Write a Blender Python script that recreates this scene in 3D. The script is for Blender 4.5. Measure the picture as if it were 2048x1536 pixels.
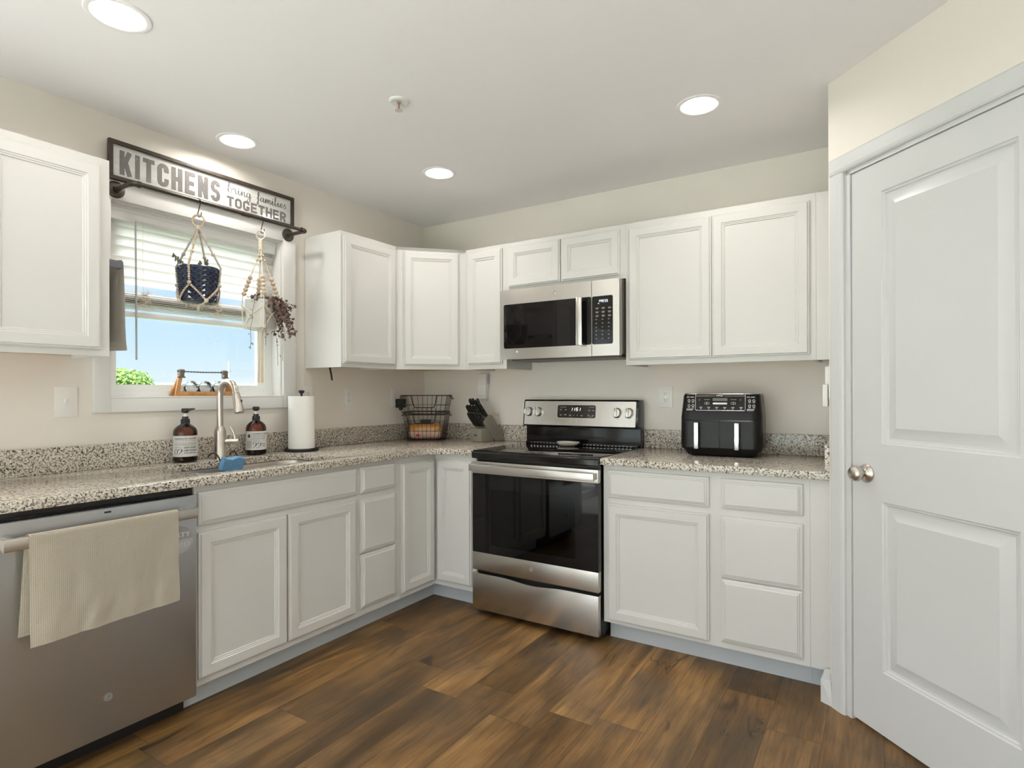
import bpy, bmesh, math, random
from math import sin, cos, pi, radians
from mathutils import Matrix, Vector, noise

scene = bpy.context.scene
col = scene.collection
for o in list(bpy.data.objects):
    bpy.data.objects.remove(o)

# ------------------------------------------------------------------ camera
cam_d = bpy.data.cameras.new('camera')
cam = bpy.data.objects.new('camera', cam_d)
col.objects.link(cam)
YAW, PITCH, ROLL, FPX, PPX, PPY = 0.55893, 0.00203, -0.00280, 1159.9, 1033.27, 781.9
_F = Vector((-sin(YAW), cos(YAW), 0)); _R = Vector((cos(YAW), sin(YAW), 0)); _U = Vector((0, 0, 1))
F2 = _F * cos(PITCH) + _U * sin(PITCH); U2 = _U * cos(PITCH) - _F * sin(PITCH)
R3 = _R * cos(ROLL) + U2 * sin(ROLL); U3 = U2 * cos(ROLL) - _R * sin(ROLL)
cam.matrix_world = Matrix(((R3.x, U3.x, -F2.x, 2.8278), (R3.y, U3.y, -F2.y, -3.2485), (R3.z, U3.z, -F2.z, 1.2247), (0, 0, 0, 1)))
cam_d.sensor_fit = 'HORIZONTAL'
cam_d.sensor_width = 36.0
cam_d.lens = FPX * 36.0 / 2048
cam_d.shift_x = -(PPX - 1024) / 2048
cam_d.shift_y = (PPY - 768) / 2048
cam_d.clip_start = 0.02
cam_d.clip_end = 3000
scene.camera = cam

# ------------------------------------------------------------------ exposure
scene.view_settings.view_transform = 'Standard'
scene.view_settings.look = 'None'
scene.view_settings.exposure = 0.0
scene.view_settings.gamma = 1.0
scene.view_settings.use_curve_mapping = False

CAN_POWER = 116.0                 # radiance of the recessed lamp discs
CAN_COLOR = (1.0, 0.945, 0.875)

# ------------------------------------------------------------------ sky
world = bpy.data.worlds.new('sky')
scene.world = world
world.use_nodes = True


class NT:
    """small helper for node trees"""
    def __init__(s, tree):
        s.t = tree; s.n = tree.nodes; s.l = tree.links

    def new(s, typ, **kw):
        n = s.n.new(typ)
        for k, v in kw.items():
            if k == 'ins':
                for kk, vv in v.items():
                    s.put(n.inputs[kk], vv)
            else:
                setattr(n, k, v)
        return n

    def put(s, sock, v):
        if isinstance(v, bpy.types.NodeSocket):
            s.l.new(v, sock)
        else:
            if sock.type == 'RGBA' and not hasattr(v, '__len__'):
                v = (v, v, v, 1)
            if sock.type == 'RGBA' and len(v) == 3:
                v = (*v, 1)
            sock.default_value = v

    def math(s, op, a, b=None, c=None, clamp=False):
        n = s.new('ShaderNodeMath', operation=op, use_clamp=clamp)
        for i, v in enumerate((a, b, c)):
            if v is not None:
                s.put(n.inputs[i], v)
        return n.outputs[0]

    def mix(s, fac, a, b, typ='MIX'):
        n = s.new('ShaderNodeMix', data_type='RGBA', blend_type=typ)
        s.put(n.inputs[0], fac); s.put(n.inputs[6], a); s.put(n.inputs[7], b)
        return n.outputs[2]

    def ramp(s, fac, stops, interp='LINEAR'):
        n = s.new('ShaderNodeValToRGB')
        cr = n.color_ramp; cr.interpolation = interp
        while len(cr.elements) < len(stops):
            cr.elements.new(0.5)
        for e, (p, c) in zip(cr.elements, stops):
            e.position = p
            e.color = (c, c, c, 1) if not hasattr(c, '__len__') else ((*c, 1) if len(c) == 3 else c)
        s.put(n.inputs[0], fac)
        return n.outputs[0]

    def noise(s, vec, scale, detail=3, rough=0.5, dist=0.0):
        n = s.new('ShaderNodeTexNoise')
        n.inputs['Scale'].default_value = scale; n.inputs['Detail'].default_value = detail
        n.inputs['Roughness'].default_value = rough; n.inputs['Distortion'].default_value = dist
        if vec is not None:
            s.l.new(vec, n.inputs['Vector'])
        return n.outputs['Fac']


def build_world():
    t = NT(world.node_tree); t.n.clear()
    tc = t.new('ShaderNodeTexCoord')
    sp = t.new('ShaderNodeSeparateXYZ'); t.l.new(tc.outputs['Generated'], sp.inputs[0])
    base = t.ramp(sp.outputs['Z'], [(0.0, (0.84, 0.95, 1.0)), (0.03, (0.76, 0.91, 1.0)), (0.08, (0.64, 0.85, 1.0)), (0.16, (0.58, 0.80, 1.0)), (0.40, (0.80, 0.90, 1.0)), (1.0, (0.86, 0.93, 1.0))])
    mp = t.new('ShaderNodeMapping'); mp.inputs['Scale'].default_value = (1, 1, 2.4); t.l.new(tc.outputs['Generated'], mp.inputs[0])
    cl = t.ramp(t.noise(mp.outputs[0], 5.5, 5, 0.55, 0.3), [(0.48, 0.0), (0.68, 1.0)])
    skyc = t.mix(t.math('MULTIPLY', cl, 0.8), base, (0.97, 0.99, 1.0))
    # the bright hazy half of the sky, round the sun, lies behind the photographer (-Y)
    up = t.math('SMOOTH_MIN', t.math('ADD', t.math('MULTIPLY', sp.outputs['Y'], -3.0), 0.0), 1.0, 0.1, clamp=True)
    skyc = t.mix(t.math('MULTIPLY', up, 0.8), skyc, (0.95, 0.98, 1.0))
    st = t.math('ADD', t.math('MULTIPLY', up, 2.2), 1.05)
    zen = t.ramp(sp.outputs['Z'], [(0.22, 0.0), (0.60, 1.0)])
    st = t.math('ADD', st, t.math('MULTIPLY', zen, 8.0))
    bg = t.new('ShaderNodeBackground', ins={'Color': skyc, 'Strength': st})
    out = t.new('ShaderNodeOutputWorld'); t.l.new(bg.outputs[0], out.inputs[0])


build_world()

# ------------------------------------------------------------------ sun (behind the photographer, through the glass doors)
sun_d = bpy.data.lights.new('sun', 'SUN'); sun_d.energy = 24.0; sun_d.angle = radians(1.0); sun_d.color = (1.0, 0.985, 0.97)
sun = bpy.data.objects.new('sun', sun_d); col.objects.link(sun)
sun.rotation_euler = Vector((0.35, -1.0, 0.9)).to_track_quat('Z', 'Y').to_euler()

# ================================================================== helpers
random.seed(7)


def ring_frame(mb, x0, z0, x1, z1, wl, wr, wb, wt, y0, y1):
    """rectangular frame (left, right, bottom, top widths) as one closed ring"""
    o = [(x0, z0), (x1, z0), (x1, z1), (x0, z1)]; i = [(x0 + wl, z0 + wb), (x1 - wr, z0 + wb), (x1 - wr, z1 - wt), (x0 + wl, z1 - wt)]
    mb.loft([[(x, y0, z) for x, z in o], [(x, y0, z) for x, z in i], [(x, y1, z) for x, z in i], [(x, y1, z) for x, z in o]], wrap=True)


class MB:
    """collects shapes into one mesh"""
    def __init__(s):
        s.bm = bmesh.new(); s.M = Matrix.Identity(4)

    def _merge(s, b):
        bmesh.ops.transform(b, matrix=s.M, verts=b.verts)
        me = bpy.data.meshes.new('tmp'); b.to_mesh(me); b.free()
        s.bm.from_mesh(me); bpy.data.meshes.remove(me)
        return s

    def mesh(s, me):
        b = bmesh.new(); b.from_mesh(me); return s._merge(b)

    def box(s, x0, y0, z0, x1, y1, z1, bev=0.0, seg=2):
        b = bmesh.new()
        M = Matrix.Translation(((x0 + x1) / 2, (y0 + y1) / 2, (z0 + z1) / 2)) @ Matrix.Diagonal((abs(x1 - x0), abs(y1 - y0), abs(z1 - z0), 1))
        bmesh.ops.create_cube(b, size=1, matrix=M)
        if bev:
            bmesh.ops.bevel(b, geom=b.edges[:], offset=bev, segments=seg, profile=0.6, affect='EDGES', clamp_overlap=True)
        return s._merge(b)

    def loft(s, loops, cap0=True, cap1=True, close=True, wrap=False):
        b = bmesh.new()
        vs = [[b.verts.new(p) for p in lp] for lp in loops]
        n = len(loops[0])
        rng = range(len(vs) if wrap else len(vs) - 1)
        for i in rng:
            A, B = vs[i], vs[(i + 1) % len(vs)]
            for j in range(n if close else n - 1):
                k = (j + 1) % n
                try:
                    b.faces.new((A[j], A[k], B[k], B[j]))
                except ValueError:
                    pass
        if cap0 and not wrap:
            b.faces.new(list(reversed(vs[0])))
        if cap1 and not wrap:
            b.faces.new(vs[-1])
        bmesh.ops.recalc_face_normals(b, faces=b.faces[:])
        return s._merge(b)

    def prism(s, pts, vec, bev=0.0, seg=2):
        """pts: 3D polygon, extruded along vec"""
        b = bmesh.new()
        v = Vector(vec)
        A = [b.verts.new(p) for p in pts]; B = [b.verts.new(Vector(p) + v) for p in pts]
        n = len(pts)
        for j in range(n):
            k = (j + 1) % n
            b.faces.new((A[j], A[k], B[k], B[j]))
        b.faces.new(list(reversed(A))); b.faces.new(B)
        bmesh.ops.recalc_face_normals(b, faces=b.faces[:])
        if bev:
            es = [e for e in b.edges if len(e.link_faces) == 2 and e.calc_face_angle(0) > 0.6]
            bmesh.ops.bevel(b, geom=es, offset=bev, segments=seg, profile=0.6, affect='EDGES', clamp_overlap=True)
        return s._merge(b)

    def lathe(s, prof, c=(0, 0, 0), seg=32, axis='z', cap0=True, cap1=True):
        loops = []
        for r, h in prof:
            lp = []
            for i in range(seg):
                a = 2 * pi * i / seg
                if axis == 'z':
                    p = (c[0] + r * cos(a), c[1] + r * sin(a), c[2] + h)
                elif axis == 'y':
                    p = (c[0] + r * cos(a), c[1] + h, c[2] + r * sin(a))
                else:
                    p = (c[0] + h, c[1] + r * cos(a), c[2] + r * sin(a))
                lp.append(p)
            loops.append(lp)
        return s.loft(loops, cap0, cap1)

    def tube(s, pts, r, seg=8, closed=False, caps=True):
        pts = [Vector(p) for p in pts]
        n = len(pts)
        rs = r if hasattr(r, '__len__') else [r] * n
        tang = []
        for i in range(n):
            if closed:
                t = pts[(i + 1) % n] - pts[i - 1]
            else:
                t = pts[min(i + 1, n - 1)] - pts[max(i - 1, 0)]
            tang.append(t.normalized() if t.length > 1e-9 else Vector((0, 0, 1)))
        ref = Vector((0, 0, 1)) if abs(tang[0].z) < 0.9 else Vector((1, 0, 0))
        u = tang[0].cross(ref).normalized()
        loops = []
        for i in range(n):
            t = tang[i]
            u = (u - t * u.dot(t))
            u = u.normalized() if u.length > 1e-6 else t.orthogonal().normalized()
            w = t.cross(u)
            loops.append([pts[i] + (u * cos(2 * pi * k / seg) + w * sin(2 * pi * k / seg)) * rs[i] for k in range(seg)])
        return s.loft(loops, caps, caps, wrap=closed)

    def sphere(s, c, r, seg=12, rings=8, sc=(1, 1, 1)):
        b = bmesh.new()
        bmesh.ops.create_uvsphere(b, u_segments=seg, v_segments=rings, radius=r,
                                  matrix=Matrix.Translation(c) @ Matrix.Diagonal((*sc, 1)))
        return s._merge(b)

    def quad(s, pts):
        b = bmesh.new()
        b.faces.new([b.verts.new(p) for p in pts])
        return s._merge(b)

    def torus(s, c, R, r, axis='z', seg=32, rs=10):
        pts = []
        for i in range(seg):
            a = 2 * pi * i / seg
            x, y = R * cos(a), R * sin(a)
            pts.append({'z': (c[0] + x, c[1] + y, c[2]), 'y': (c[0] + x, c[1], c[2] + y), 'x': (c[0], c[1] + x, c[2] + y)}[axis])
        return s.tube(pts, r, rs, closed=True)

    def build(s, name, mat, parent=None, smooth=35, loc=None, rotz=0.0):
        me = bpy.data.meshes.new(name)
        s.bm.to_mesh(me); s.bm.free()
        if mat is not None:
            me.materials.append(mat)
        if smooth:
            me.polygons.foreach_set('use_smooth', [True] * len(me.polygons))
            me.set_sharp_from_angle(angle=radians(smooth))
        o = bpy.data.objects.new(name, me)
        col.objects.link(o)
        if parent is not None:
            o.parent = parent
        if loc is not None:
            o.location = loc
        if rotz:
            o.rotation_euler = (0, 0, rotz)
        return o


def tag(o, label=None, cat=None, group=None, kind=None):
    for k, v in (('label', label), ('category', cat), ('group', group), ('kind', kind)):
        if v:
            o[k] = v
    return o


def thing(name, label, cat, loc=(0, 0, 0), rotz=0.0, group=None, kind=None):
    o = bpy.data.objects.new(name, None)
    o.empty_display_size = 0.05
    col.objects.link(o)
    o.location = loc; o.rotation_euler = (0, 0, rotz)
    return tag(o, label, cat, group, kind)


def dup(o, parent=None):
    c = o.copy(); col.objects.link(c)
    if parent is not None:
        c.parent = parent
    for ch in list(o.children):
        dup(ch, c)
    return c


def plate_mesh(loops, z0, z1, bev=0.0):
    """flat plate from outline loops (first outer, rest holes) in XY"""
    cu = bpy.data.curves.new('p', 'CURVE'); cu.dimensions = '2D'; cu.fill_mode = 'BOTH'
    for lp in loops:
        sp = cu.splines.new('POLY'); sp.points.add(len(lp) - 1)
        for p, q in zip(sp.points, lp):
            p.co = (q[0], q[1], 0, 1)
        sp.use_cyclic_u = True
    cu.extrude = (z1 - z0) / 2
    o = bpy.data.objects.new('p', cu); col.objects.link(o)
    dg = bpy.context.evaluated_depsgraph_get(); dg.update()
    me = bpy.data.meshes.new_from_object(o.evaluated_get(dg))
    bpy.data.objects.remove(o); bpy.data.curves.remove(cu)
    b = bmesh.new(); b.from_mesh(me)
    bmesh.ops.remove_doubles(b, verts=b.verts[:], dist=1e-5)
    bmesh.ops.translate(b, vec=(0, 0, (z0 + z1) / 2), verts=b.verts)
    if bev:
        es = [e for e in b.edges if len(e.link_faces) == 2 and e.calc_face_angle(0) > 1.0 and abs(e.verts[0].co.z - e.verts[1].co.z) < 1e-5]
        bmesh.ops.bevel(b, geom=es, offset=bev, segments=2, profile=0.6, affect='EDGES', clamp_overlap=True)
    b.to_mesh(me); b.free()
    return me


_txt_cache = {}


def text_mesh(txt, size, depth=0.0006, bold=0.0, align='CENTER', xs=1.0, shear=0.0, space=1.0):
    """text lying in XY facing +Z, returns mesh; centred vertically on cap height"""
    cu = bpy.data.curves.new('t', 'FONT'); cu.body = txt; cu.size = size
    cu.extrude = depth; cu.offset = bold; cu.align_x = align; cu.align_y = 'CENTER'; cu.shear = shear; cu.space_character = space
    cu.resolution_u = 3
    o = bpy.data.objects.new('t', cu); col.objects.link(o)
    dg = bpy.context.evaluated_depsgraph_get(); dg.update()
    me = bpy.data.meshes.new_from_object(o.evaluated_get(dg))
    bpy.data.objects.remove(o); bpy.data.curves.remove(cu)
    if xs != 1.0:
        me.transform(Matrix.Diagonal((xs, 1, 1, 1)))
    return me


def fit_text(mb, txt, x0, z0, x1, z1, y, bold=0.0, depth=0.0006, shear=0.0, space=1.0):
    """text standing in XZ facing -Y, fitted to a box"""
    me = text_mesh(txt, 0.1, 0.0005, bold, 'LEFT', 1.0, shear, space)
    xs = [v.co.x for v in me.vertices]; ys = [v.co.y for v in me.vertices]
    w, h = max(xs) - min(xs), max(ys) - min(ys)
    for v in me.vertices:
        x = x0 + (v.co.x - min(xs)) / w * (x1 - x0)
        z = z0 + (v.co.y - min(ys)) / h * (z1 - z0)
        v.co = (x, y - depth * (1 if v.co.z > 0 else -1), z)
    mb.mesh(me); bpy.data.meshes.remove(me)


def rrect(x0, y0, x1, y1, r, n=6):
    pts = []
    for cx, cy, a0 in ((x1 - r, y1 - r, 0), (x0 + r, y1 - r, 90), (x0 + r, y0 + r, 180), (x1 - r, y0 + r, 270)):
        for i in range(n + 1):
            a = radians(a0 + 90 * i / n)
            pts.append((cx + r * cos(a), cy + r * sin(a)))
    return pts


def bez(p0, p1, p2, p3, n=10):
    out = []
    for i in range(n + 1):
        t = i / n; u = 1 - t
        out.append(tuple(u ** 3 * a + 3 * u * u * t * b + 3 * u * t * t * c + t ** 3 * d for a, b, c, d in zip(p0, p1, p2, p3)))
    return out


# ================================================================== materials
MATS = {}


def mat(name):
    m = bpy.data.materials.new(name); m.use_nodes = True
    t = NT(m.node_tree); t.n.clear()
    out = t.new('ShaderNodeOutputMaterial')
    return m, t, out


def pbr(name, color, rough=0.5, metal=0.0, spec=0.5, bump=None, bump_scale=200, bump_str=0.1, var=0.0, var_scale=5.0, coat=0.0, **kw):
    m, t, out = mat(name)
    b = t.new('ShaderNodeBsdfPrincipled')
    tc = t.new('ShaderNodeTexCoord')
    c = (*color, 1)
    if var:
        f = t.noise(tc.outputs['Object'], var_scale, 4)
        f = t.ramp(f, [(0.3, 0.0), (0.7, 1.0)])
        c = t.mix(f, tuple(x * (1 - var) for x in color), tuple(min(1, x * (1 + var)) for x in color))
    t.put(b.inputs['Base Color'], c)
    b.inputs['Roughness'].default_value = rough; b.inputs['Metallic'].default_value = metal
    b.inputs['Specular IOR Level'].default_value = spec
    b.inputs['Coat Weight'].default_value = coat
    for k, v in kw.items():
        t.put(b.inputs[k.replace('_', ' ')], v)
    if bump:
        h = t.noise(tc.outputs['Object'], bump_scale, 2)
        bn = t.new('ShaderNodeBump', ins={'Height': h, 'Strength': bump_str, 'Distance': bump})
        t.l.new(bn.outputs[0], b.inputs['Normal'])
    t.l.new(b.outputs[0], out.inputs[0])
    MATS[name] = m
    return m


WALL = pbr('wall_paint', (0.82, 0.77, 0.705), 0.5, spec=0.35, bump=0.0006, bump_scale=260, bump_str=0.25)
CEIL = pbr('ceiling_paint', (0.92, 0.90, 0.90), 0.8, spec=0.2, bump=0.0006, bump_scale=240, bump_str=0.2)
TRIM = pbr('trim_paint', (0.655, 0.658, 0.66), 0.35, spec=0.45)
TRIMW = pbr('window_trim_paint', (0.77, 0.76, 0.74), 0.35, spec=0.45)
CAB = pbr('cabinet_paint', (0.665, 0.655, 0.632), 0.30, spec=0.45, var=0.012, var_scale=2.0)
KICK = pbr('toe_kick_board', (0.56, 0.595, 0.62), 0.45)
WOODBOT = pbr('birch_plywood', (0.62, 0.36, 0.16), 0.6, var=0.12, var_scale=14)
DARK = pbr('dark_void', (0.01, 0.01, 0.01), 0.8)
BLACKG = pbr('black_gloss_enamel', (0.009, 0.008, 0.008), 0.12, spec=0.35)
BLACKGL = pbr('black_ceramic_glass', (0.007, 0.006, 0.006), 0.03, spec=0.32)
BLACKM = pbr('black_satin_plastic', (0.016, 0.015, 0.015), 0.42)
BLACKF = pbr('black_fryer_shell', (0.011, 0.010, 0.0095), 0.27, spec=0.24)
BRONZE = pbr('aged_pipe_metal', (0.085, 0.072, 0.062), 0.42, metal=0.75, var=0.2, var_scale=60)
WIRE = pbr('dark_bronze_wire', (0.040, 0.030, 0.024), 0.45, metal=0.6)
FRAMEW = pbr('dark_walnut_stain', (0.040, 0.028, 0.020), 0.5, var=0.3, var_scale=30)
CHROME = pbr('polished_chrome', (0.78, 0.77, 0.75), 0.10, metal=1.0)
NICKEL = pbr('brushed_nickel', (0.60, 0.555, 0.50), 0.28, metal=1.0, bump=0.0002, bump_scale=400, bump_str=0.05)
WPLAST = pbr('white_plastic', (0.82, 0.805, 0.775), 0.35)
VINYL = pbr('white_vinyl', (0.82, 0.82, 0.80), 0.4)
PAPER = pbr('paper_towel', (0.88, 0.86, 0.82), 0.9, bump=0.0015, bump_scale=160, bump_str=0.4)
ROPE = pbr('cotton_rope', (0.78, 0.70, 0.57), 0.9, bump=0.002, bump_scale=300, bump_str=0.5)
BEAD = pbr('pale_wood_bead', (0.62, 0.49, 0.37), 0.55, var=0.15, var_scale=60)
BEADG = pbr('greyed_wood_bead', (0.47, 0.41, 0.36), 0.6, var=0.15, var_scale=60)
POTB = pbr('blue_black_glaze', (0.020, 0.030, 0.060), 0.22, spec=0.6)
POTW = pbr('grey_white_ceramic', (0.66, 0.65, 0.62), 0.4)
SUCC = pbr('succulent_leaf', (0.16, 0.17, 0.13), 0.6, var=0.3, var_scale=50)
DRYLEAF = pbr('dried_brown_leaf', (0.17, 0.11, 0.085), 0.7, var=0.7, var_scale=45)
SOIL = pbr('potting_soil', (0.03, 0.02, 0.015), 0.9)
KNIFEH = pbr('black_knife_handle', (0.014, 0.012, 0.011), 0.30)
STEELP = pbr('polished_steel', (0.62, 0.60, 0.57), 0.22, metal=1.0)
BLOCK = pbr('grey_painted_block', (0.25, 0.225, 0.185), 0.42, var=0.06, var_scale=20)
SPOON = pbr('stoneware_glaze', (0.74, 0.69, 0.60), 0.3, var=0.06, var_scale=30)
RACKW = pbr('oak_stain', (0.50, 0.24, 0.085), 0.45, var=0.25, var_scale=40)
OAKG = pbr('grey_steel_clamp', (0.20, 0.17, 0.15), 0.4, metal=0.5)
INK = pbr('black_print', (0.02, 0.018, 0.017), 0.6)
GREYINK = pbr('grey_print', (0.38, 0.37, 0.36), 0.5)
WHITEINK = pbr('white_print', (0.75, 0.74, 0.72), 0.5)
LABELP = pbr('label_paper', (0.70, 0.69, 0.66), 0.6)
SPONGE = pbr('blue_sponge', (0.16, 0.36, 0.62), 0.9, bump=0.006, bump_scale=140, bump_str=1.0, var=0.25, var_scale=160)
GREYBAR = pbr('slate_grey_plastic', (0.13, 0.135, 0.16), 0.4)
MAGD = pbr('magnet_grey', (0.38, 0.39, 0.41), 0.45)
MAGL = pbr('magnet_light_grey', (0.52, 0.53, 0.55), 0.45)
BADGE = pbr('badge_steel', (0.30, 0.285, 0.27), 0.35, metal=0.8)
RUBBER = pbr('black_rubber', (0.012, 0.012, 0.012), 0.6)
BARK = pbr('tree_bark', (0.10, 0.07, 0.05), 0.9)
POLEW = pbr('weathered_pole', (0.16, 0.15, 0.14), 0.9)
MWSIDE = pbr('microwave_grey_paint', (0.10, 0.085, 0.075), 0.4)


def emit(name, color, s):
    m, t, out = mat(name)
    e = t.new('ShaderNodeEmission', ins={'Color': color, 'Strength': s})
    t.l.new(e.outputs[0], out.inputs[0])
    return m


LAMP = emit('lamp_diffuser', CAN_COLOR, CAN_POWER)
LED = emit('led_digits', (0.85, 0.93, 1.0), 1.6)


def glass_thin(name, tint=(1, 1, 1), refl=1.0, rough=0.0):
    """thin pane: transparent with a fresnel reflection"""
    m, t, out = mat(name)
    fr = t.new('ShaderNodeFresnel', ins={'IOR': 1.45})
    tr = t.new('ShaderNodeBsdfTransparent', ins={'Color': tint})
    gl = t.new('ShaderNodeBsdfGlossy', ins={'Color': (1, 1, 1, 1), 'Roughness': rough})
    mx = t.new('ShaderNodeMixShader')
    t.put(mx.inputs[0], t.math('MULTIPLY', fr.outputs[0], refl))
    t.l.new(tr.outputs[0], mx.inputs[1]); t.l.new(gl.outputs[0], mx.inputs[2])
    t.l.new(mx.outputs[0], out.inputs[0])
    return m


PANE = glass_thin('window_glass', (0.97, 0.99, 0.99), 0.6)
JARG = glass_thin('jar_glass', (0.93, 0.94, 0.94), 1.1)
AMBER = glass_thin('amber_glass', (0.50, 0.21, 0.035), 1.0, 0.02)
OVENG = glass_thin('oven_window_glass', (0.16, 0.14, 0.125), 0.75, 0.01)
BAGF = glass_thin('clear_bag_film', (0.95, 0.95, 0.95), 1.2, 0.15)


def granite():
    m, t, out = mat('speckled_granite')
    tc = t.new('ShaderNodeTexCoord')
    o = tc.outputs['Object']
    wrp = t.new('ShaderNodeTexNoise', ins={'Scale': 95.0, 'Detail': 2.0}); t.l.new(o, wrp.inputs['Vector'])
    vm = t.new('ShaderNodeVectorMath', operation='SCALE'); t.l.new(wrp.outputs['Color'], vm.inputs[0]); vm.inputs['Scale'].default_value = 0.0105
    va = t.new('ShaderNodeVectorMath', operation='ADD'); t.l.new(o, va.inputs[0]); t.l.new(vm.outputs[0], va.inputs[1])
    base = t.mix(t.ramp(t.noise(va.outputs[0], 105, 3), [(0.35, 0), (0.65, 1)]), (0.56, 0.50, 0.41), (0.71, 0.655, 0.57))
    f1 = t.ramp(t.noise(va.outputs[0], 118, 2.5, 0.55), [(0.51, 0), (0.565, 1)])
    c1 = t.mix(t.math('MULTIPLY', f1, 0.85), base, (0.145, 0.115, 0.09))
    f2 = t.ramp(t.noise(va.outputs[0], 150, 2, 0.5), [(0.575, 0), (0.625, 1)])
    c2 = t.mix(f2, c1, (0.022, 0.019, 0.018))
    v = t.new('ShaderNodeTexVoronoi', ins={'Scale': 190.0}); t.l.new(va.outputs[0], v.inputs['Vector'])
    sp = t.new('ShaderNodeSeparateColor'); t.l.new(v.outputs['Color'], sp.inputs[0])
    f3 = t.ramp(sp.outputs[0], [(0.84, 0), (0.88, 1)])
    c3 = t.mix(t.math('MULTIPLY', f3, 0.6), c2, (0.74, 0.71, 0.65))
    b = t.new('ShaderNodeBsdfPrincipled', ins={'Base Color': c3, 'Roughness': 0.13, 'Specular IOR Level': 0.5})
    t.l.new(b.outputs[0], out.inputs[0])
    return m


def floor_mat():
    m, t, out = mat('vinyl_plank_floor')
    geo = t.new('ShaderNodeNewGeometry')
    sp = t.new('ShaderNodeSeparateXYZ'); t.l.new(geo.outputs['Position'], sp.inputs[0])
    W, L = 0.1815, 1.22
    xr = t.math('DIVIDE', t.math('ADD', sp.outputs['X'], 10 * W - 2.655 + W * 14), W)
    row = t.math('FLOOR', xr); fx = t.math('FRACT', xr)
    wn = t.new('ShaderNodeTexWhiteNoise', noise_dimensions='1D'); t.l.new(row, wn.inputs['W'])
    yr = t.math('ADD', t.math('DIVIDE', sp.outputs['Y'], L), t.math('MULTIPLY', wn.outputs['Value'], 7.31))
    pl = t.math('FLOOR', yr); fy = t.math('FRACT', yr)
    idc = t.new('ShaderNodeCombineXYZ'); t.l.new(row, idc.inputs[0]); t.l.new(pl, idc.inputs[1])
    w2 = t.new('ShaderNodeTexWhiteNoise', noise_dimensions='3D'); t.l.new(idc.outputs[0], w2.inputs['Vector'])
    s2 = t.new('ShaderNodeSeparateColor'); t.l.new(w2.outputs['Color'], s2.inputs[0])
    # per-plank coordinates
    off = t.new('ShaderNodeVectorMath', operation='SCALE'); t.l.new(w2.outputs['Color'], off.inputs[0]); off.inputs['Scale'].default_value = 37.0
    pv = t.new('ShaderNodeVectorMath', operation='ADD'); t.l.new(geo.outputs['Position'], pv.inputs[0]); t.l.new(off.outputs[0], pv.inputs[1])
    mg = t.new('ShaderNodeMapping'); mg.inputs['Scale'].default_value = (1.0, 0.14, 1); t.l.new(pv.outputs[0], mg.inputs[0])
    g0 = t.noise(mg.outputs[0], 9, 4, 0.55, 0.8)        # broad streaks
    mg2 = t.new('ShaderNodeMapping'); mg2.inputs['Scale'].default_value = (1.0, 0.045, 1); t.l.new(pv.outputs[0], mg2.inputs[0])
    g1 = t.noise(mg2.outputs[0], 120, 4, 0.65, 0.3)     # fine grain
    g3 = t.noise(pv.outputs[0], 2.6, 3, 0.5, 0.4)        # smoky patches
    base = t.ramp(g0, [(0.26, (0.062, 0.033, 0.012)), (0.42, (0.145, 0.077, 0.027)), (0.57, (0.245, 0.133, 0.046)), (0.80, (0.39, 0.235, 0.092))])
    grey = t.mix(t.ramp(g3, [(0.40, 0.0), (0.70, 1.0)]), base, (0.100, 0.064, 0.034))
    tone = t.math('ADD', 0.70, t.math('MULTIPLY', s2.outputs[0], 0.70))
    ton = t.mix(1.0, grey, t.new('ShaderNodeCombineColor', ins={0: tone, 1: t.math('MULTIPLY', tone, 0.985), 2: t.math('MULTIPLY', tone, 0.95)}).outputs[0], 'MULTIPLY')
    gr = t.ramp(g1, [(0.30, 0.62), (0.60, 1.08)])
    c = t.mix(1.0, ton, gr, 'MULTIPLY')
    # cracks and knots
    mk = t.new('ShaderNodeMapping'); mk.inputs['Scale'].default_value = (1.0, 0.30, 1); t.l.new(pv.outputs[0], mk.inputs[0])
    kn = t.ramp(t.noise(mk.outputs[0], 7.5, 2, 0.5, 1.2), [(0.68, 0.0), (0.76, 1.0)])
    c = t.mix(t.math('MULTIPLY', kn, 0.70), c, (0.022, 0.012, 0.008))
    mc = t.new('ShaderNodeMapping'); mc.inputs['Scale'].default_value = (1.0, 0.10, 1); t.l.new(pv.outputs[0], mc.inputs[0])
    ck = t.math('ABSOLUTE', t.math('SUBTRACT', t.noise(mc.outputs[0], 6.0, 4, 0.6, 1.5), 0.5))
    ckm = t.math('MULTIPLY', t.ramp(ck, [(0.0, 1.0), (0.006, 0.0)]), t.ramp(t.noise(pv.outputs[0], 3.1, 2), [(0.55, 0.0), (0.62, 1.0)]))
    c = t.mix(t.math('MULTIPLY', ckm, 0.8), c, (0.015, 0.009, 0.006))
    # seams
    ex = t.math('MINIMUM', fx, t.math('SUBTRACT', 1.0, fx)); ey = t.math('MINIMUM', fy, t.math('SUBTRACT', 1.0, fy))
    sx = t.math('LESS_THAN', ex, 0.0055); sy = t.math('LESS_THAN', ey, 0.0009)
    seam = t.math('MAXIMUM', sx, sy)
    c = t.mix(t.math('MULTIPLY', seam, 0.65), c, (0.018, 0.011, 0.008))
    hgt = t.math('SUBTRACT', t.math('MULTIPLY', g1, 0.35), t.math('ADD', seam, t.math('MULTIPLY', ckm, 0.7)))
    bp = t.new('ShaderNodeBump', ins={'Height': hgt, 'Strength': 0.22, 'Distance': 0.002})
    b = t.new('ShaderNodeBsdfPrincipled', ins={'Base Color': c, 'Roughness': t.math('ADD', 0.34, t.math('MULTIPLY', g1, 0.18)), 'Specular IOR Level': 0.42})
    t.l.new(bp.outputs[0], b.inputs['Normal'])
    t.l.new(b.outputs[0], out.inputs[0])
    return m


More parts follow.
